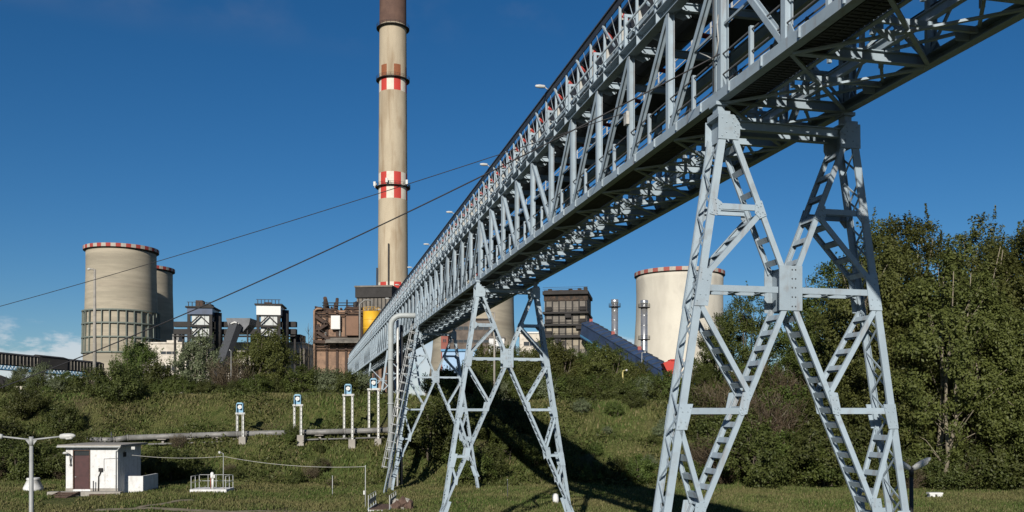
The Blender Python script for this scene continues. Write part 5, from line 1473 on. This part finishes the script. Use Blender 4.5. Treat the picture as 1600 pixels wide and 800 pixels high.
mid = [(850, 523, 128, PC), (872, 533, 122, PE), (895, 540, 126, PC), (922, 528, 124, PC), (948, 536, 120, PE), (968, 540, 128, PC), (990, 562, 120, PE), (1012, 580, 118, PD), (1045, 593, 120, PE), (1070, 598, 126, PD),
       (800, 536, 124, PC), (775, 533, 134, PE), (825, 540, 121, PE), (745, 553, 126, PE), (700, 578, 122, PE), (1100, 568, 112, PC), (1120, 593, 104, PE)]
ORD = 'first second third fourth fifth sixth seventh eighth ninth tenth eleventh twelfth thirteenth fourteenth fifteenth sixteenth seventeenth'.split()
HN = {id(PC): 14.3, id(PE): 8.3, id(PD): 8.4}
for i, (px, yt, Y, pr) in enumerate(mid):
    x = wx(px, Y); zg = tz(x, Y); H = wz(yt, Y) - zg; s = H/HN[id(pr)]
    order = sorted(q[0] for q in mid).index(px)
    plant_tree('bushy_tree', pr, x, Y, s*1.05 if pr is not PC else s*1.25, i*2.1, ORD[order] + ' tree from the left in the row behind the bank crest', 'tree', 'row of trees behind the bank', sz=s)
g = np.random.default_rng(77)
# crest hedge of separate bushes
def bush(pr, x, y, s, label, group, sz=None): return plant_tree('bush', pr, x, y, s, g.random()*6.28 if pr not in (SC,) else 0.2*g.normal(), label, 'bush', group, sz)
for k in range(46):
    px = -10 + k*14.2 + g.normal()*4
    if 585 < px < 660: continue
    Y = 114 + 6*g.random(); x = wx(px, Y)
    pr = [SA, SB, SC, SB, SA][int(g.integers(0, 5))]
    if 480 < px < 590 and g.random() < 0.6: pr = SC
    s = 0.4 + 0.45*g.random() + (0.4 if 470 < px < 570 else 0)
    bush(pr, x, Y, s, 'bush in the ragged hedge along the left bank crest', 'bushes along the left bank crest')
for k in range(42):
    px = 680 + k*10.5 + g.normal()*4; Y = 113 + 5*g.random(); x = wx(px, Y)
    pr = [SA, SB, SA, SB, SC][int(g.integers(0, 5))]
    bush(pr, x, Y, 0.75 + 0.5*g.random(), 'bush in the hedge along the bank crest behind the trestles', 'bushes along the middle bank crest')
# bushes by the third tower
for px, Y, s, pr, lab in ((672, 92, 1.55, SB, 'large rounded bush just right of the third trestle foot'), (694, 95, 1.4, SB, 'rounded bush behind the large one at the third trestle'), (652, 94, 1.2, SA, 'bush in the legs of the third trestle'),
                     (742, 88, 1.0, SA, 'bush at the rear foot of the third trestle behind the middle trestle'), (764, 90, 0.95, SB, 'bush half in the bridge shadow left of the middle trestle right leg'), (720, 91, 0.9, SA, 'low bush behind the middle trestle left leg')):
    x = wx(px, Y); bush(pr, x, Y, s, lab, 'bushes by the third trestle')
for k, (px, Y, s) in enumerate(((772, 97, 0.9), (792, 94, 1.0), (812, 99, 0.8), (836, 93, 0.9), (858, 96, 0.7), (878, 91, 0.75), (800, 102, 0.7), (760, 103, 0.9), (905, 90, 0.6), (930, 89, 0.7), (965, 88.5, 0.8), (1000, 88, 0.9))):
    bush([SB, SA, SB, SA][k % 4], wx(px, Y), Y, s, 'bush on the slope inside or beside the bridge shadow', 'bushes in the bridge shadow')
# scrub on the left bank foot
for k in range(28):
    px = -20 + 640*g.random(); Y = 86 + 9*g.random(); x = wx(px, Y)
    if px > 560: continue
    pr = [SB, SA, TA, SB, TB][int(g.integers(0, 5))]
    s = (0.35 + 0.4*g.random()) * (1.5 if px < 130 else 1.0) * (1.0 if px < 240 else 0.62)
    bush(pr, x, Y, s, 'scrubby bush on the lower slope left of the bridge', 'scrub on the left lower slope')
HB_ = [(30, 86, 1.2, 'behind the left street lamp head'), (72, 88, 1.1, 'directly left of the hut roof'), (120, 92, 1.1, 'above the hut door'), (8, 92, 1.3, 'at the left picture edge above the lamp arm'), (100, 98, 1.0, 'on the slope above the pipeline left end'),
  (190, 104, 1.3, 'below the wind-blown tree at the bank crest'), (150, 105, 1.0, 'at the foot of the very tall lamp post'), (40, 101, 1.0, 'below the low pale wall'), (228, 83, 0.95, 'right behind the hut annex'), (258, 85, 1.0, 'between the hut annex and the pump platform'), (285, 87, 0.85, 'just left of the pump platform')]
for px, Y, s, q in HB_:
    bush(SB, wx(px, Y), Y, s, 'dense dark green bush ' + q, 'dark bushes around the hut')
# thicket on the right
for k in range(120):
    px = 1060 + 580*g.random()
    Y = 85 + 17*g.random() - (3*(px-1300)/300 if px > 1300 else 0); x = wx(px, Y)
    pr = [SB, TA, SB, SA, TB, SB, SA, SA][int(g.integers(0, 8))]
    s = 1.0 + 0.9*g.random() - (0.35 if px < 1130 else 0)
    bush(pr, x, Y, s, 'tangled shrub in the thicket on the right', 'shrubs of the right-hand thicket')
for k in range(22):
    px = 1370 + 13*k + 5*g.normal(); Y = 82.5 + 2.5*g.random(); x = wx(px, Y)
    bush([SB, SA, SB, TB][k % 4], x, Y, 0.75 + 0.4*g.random(), 'low shrub along the front edge of the right-hand thicket', 'front edge of the right-hand thicket')
for k in range(14):
    px = 900 + 190*g.random(); Y = 89 + 17*g.random(); x = wx(px, Y)
    bush([SA, SC, SB][int(g.integers(0, 3))], x, Y, 0.25 + 0.4*g.random(), 'small shrub on the open slope between the two near trestles', 'shrubs on the middle slope')
for k, (px, yt) in enumerate(((482, 505), (473, 525), (489, 520))):
    Y = 128.0; x = wx(px, Y); zg = tz(x, Y); h = wz(yt, Y)-zg
    t = thing('bare_sapling', ['tallest bare leafless sapling beside the boiler house', 'left bare leafless sapling beside the boiler house', 'right bare leafless sapling against the boiler house wall'][k], 'tree', (x, Y, zg))
    part('trunk', MB().path([(0, 0, -0.3), (0.05, 0, h*0.5), (0, 0, h)], [0.08, 0.05, 0.015], 6), BARK, t)
    mb = MB()
    for q in range(26):
        zq = h*(0.25 + 0.7*g.random()); a = g.random()*6.28; L = 1.5*(1.1-zq/h)+0.3
        mb.path([(0, 0, zq), (L*math.cos(a)*0.5, L*math.sin(a)*0.5, zq+L*0.7), (L*math.cos(a)*0.7, L*math.sin(a)*0.7, zq+L*1.4)], [0.025, 0.015, 0.006], 4)
    stuff(part('crown', mb, BARK, t))

# grass and weeds: one mass nobody could count
TRACKS = [([(-31 + 1.0*k, 66.6 + 0.25*math.sin(k*0.5)) for k in range(20)], 0.42),
          ([(wx(238 + 5*k, 70), 67.2 + 0.38*k + 0.25*math.sin(k)) for k in range(12)], 0.28)]
def grass():
    g = np.random.default_rng(5)
    N = 420000
    Y = 50 + 62*g.random(N)
    X = (g.random(N)*2-1) * (0.62*Y + 3)
    # none under the hut
    keep = ~((np.abs(X - wx(143, 74)) < 2.7) & (np.abs(Y - 76.0) < 2.8)) & ~((np.abs(X - wx(325, 76)) < 1.7) & (np.abs(Y - 77) < 1.3)) & ~((np.abs(X-wx(592, 67)) < 0.9) & (np.abs(Y-69) < 2.3)) & ~((np.abs(X-wx(112, 72)) < 1.2) & (Y > 68.5) & (Y < 73.6))
    for P_, w_ in TRACKS:
        for (qx, qy) in P_: keep &= ~((np.abs(X-qx) < 0.55) & (np.abs(Y-qy) < w_*1.3))
    soil = np.sin(0.9*X+1.7*np.sin(0.31*Y)) * np.cos(0.8*Y+1.3*np.sin(0.5*X))
    keep &= ~((soil > 0.72) & (g.random(len(X)) < 0.75))
    X, Y = X[keep], Y[keep]; n = len(X)
    Z = terr(X, Y)
    slope = sstep(84, 90, Y) * (1 - 0.5*sstep(106, 111, Y))
    patch = 0.5 + 0.5*np.sin(0.35*X + 1.3*np.sin(0.21*Y)) * np.cos(0.4*Y + np.sin(0.3*X))
    h = (0.10 + 0.14*g.random(n)) * (1 - slope) + slope * (0.12 + 0.36*g.random(n)**1.8 * (0.35 + patch))
    wdt = 0.04 + 0.05*g.random(n) + 0.02*slope
    a = g.random(n)*6.283; lean = 0.35*g.normal(size=n)*h; la = g.random(n)*6.283
    dx, dy = np.cos(a)*wdt, np.sin(a)*wdt
    tx, ty = X + lean*np.cos(la) + 0.12*h, Y + lean*np.sin(la)
    P0 = np.stack([X-dx, Y-dy, Z-0.05], 1); P1 = np.stack([X+dx, Y+dy, Z-0.05], 1)
    P2 = np.stack([tx, ty, Z+h], 1)
    V = np.stack([P0, P1, P2], 1)
    me = bpy.data.meshes.new('grass')
    me.vertices.add(n*3); me.vertices.foreach_set('co', V.reshape(-1).astype(np.float32))
    me.loops.add(n*3); me.loops.foreach_set('vertex_index', np.arange(n*3, dtype=np.int32))
    me.polygons.add(n); me.polygons.foreach_set('loop_start', np.arange(0, n*3, 3, dtype=np.int32))
    me.materials.append(GRASS); me.update(calc_edges=True)
    o = stuff(link('grass', me)); o['label'] = 'rough grass and weeds covering the flat and the bank'; o['category'] = 'grass'
    # leafy weeds on the bank
    N = 60000
    Y = 85 + 24*g.random(N); X = (g.random(N)*2-1)*(0.6*Y+2)
    d = np.sin(0.5*X+2*np.sin(0.17*Y)) + np.cos(0.6*Y+np.sin(0.4*X)*2)
    k = d > 0.2 + 0.8*g.random(N) - 0.5
    X, Y = X[k], Y[k]; n = len(X)
    C = np.stack([X, Y, terr(X, Y) + 0.1 + 0.7*g.random(n)**2], 1)
    o = stuff(link('ground_weeds', quads_mesh('ground_weeds', leaf_quads(C, 0.16, g, 2.0), LEAF4)))
    o['label'] = 'broad-leaved weeds scattered over the bank'; o['category'] = 'weeds'
grass()
# pale trodden tracks at the bottom edge
def track(pts, w):
    vv = []; ff = []; n = len(pts)
    for k, (x, y) in enumerate(pts):
        a = pts[max(0, k-1)]; b = pts[min(n-1, k+1)]
        d = Vector((b[0]-a[0], b[1]-a[1], 0)).normalized(); q = Vector((-d.y, d.x, 0))
        ww = w*(0.75 + 0.5*random.random())
        for s_ in (-1, 0, 1): vv.append((x+q.x*ww*s_, y+q.y*ww*s_, tz(x+q.x*ww*s_, y+q.y*ww*s_) + 0.035))
    for k in range(n-1):
        for q in range(2): ff.append((k*3+q, k*3+q+3, k*3+q+4, k*3+q+1))
    return struct(link('path', MB().add(vv, ff, True).mesh('path', mat('trodden_earth', (0.26, 0.225, 0.165), 0.95, (0.15, 0.13, 0.085), 1.6, 0.7, bump=0.4))))
for P_, w_ in TRACKS: track(P_, w_)
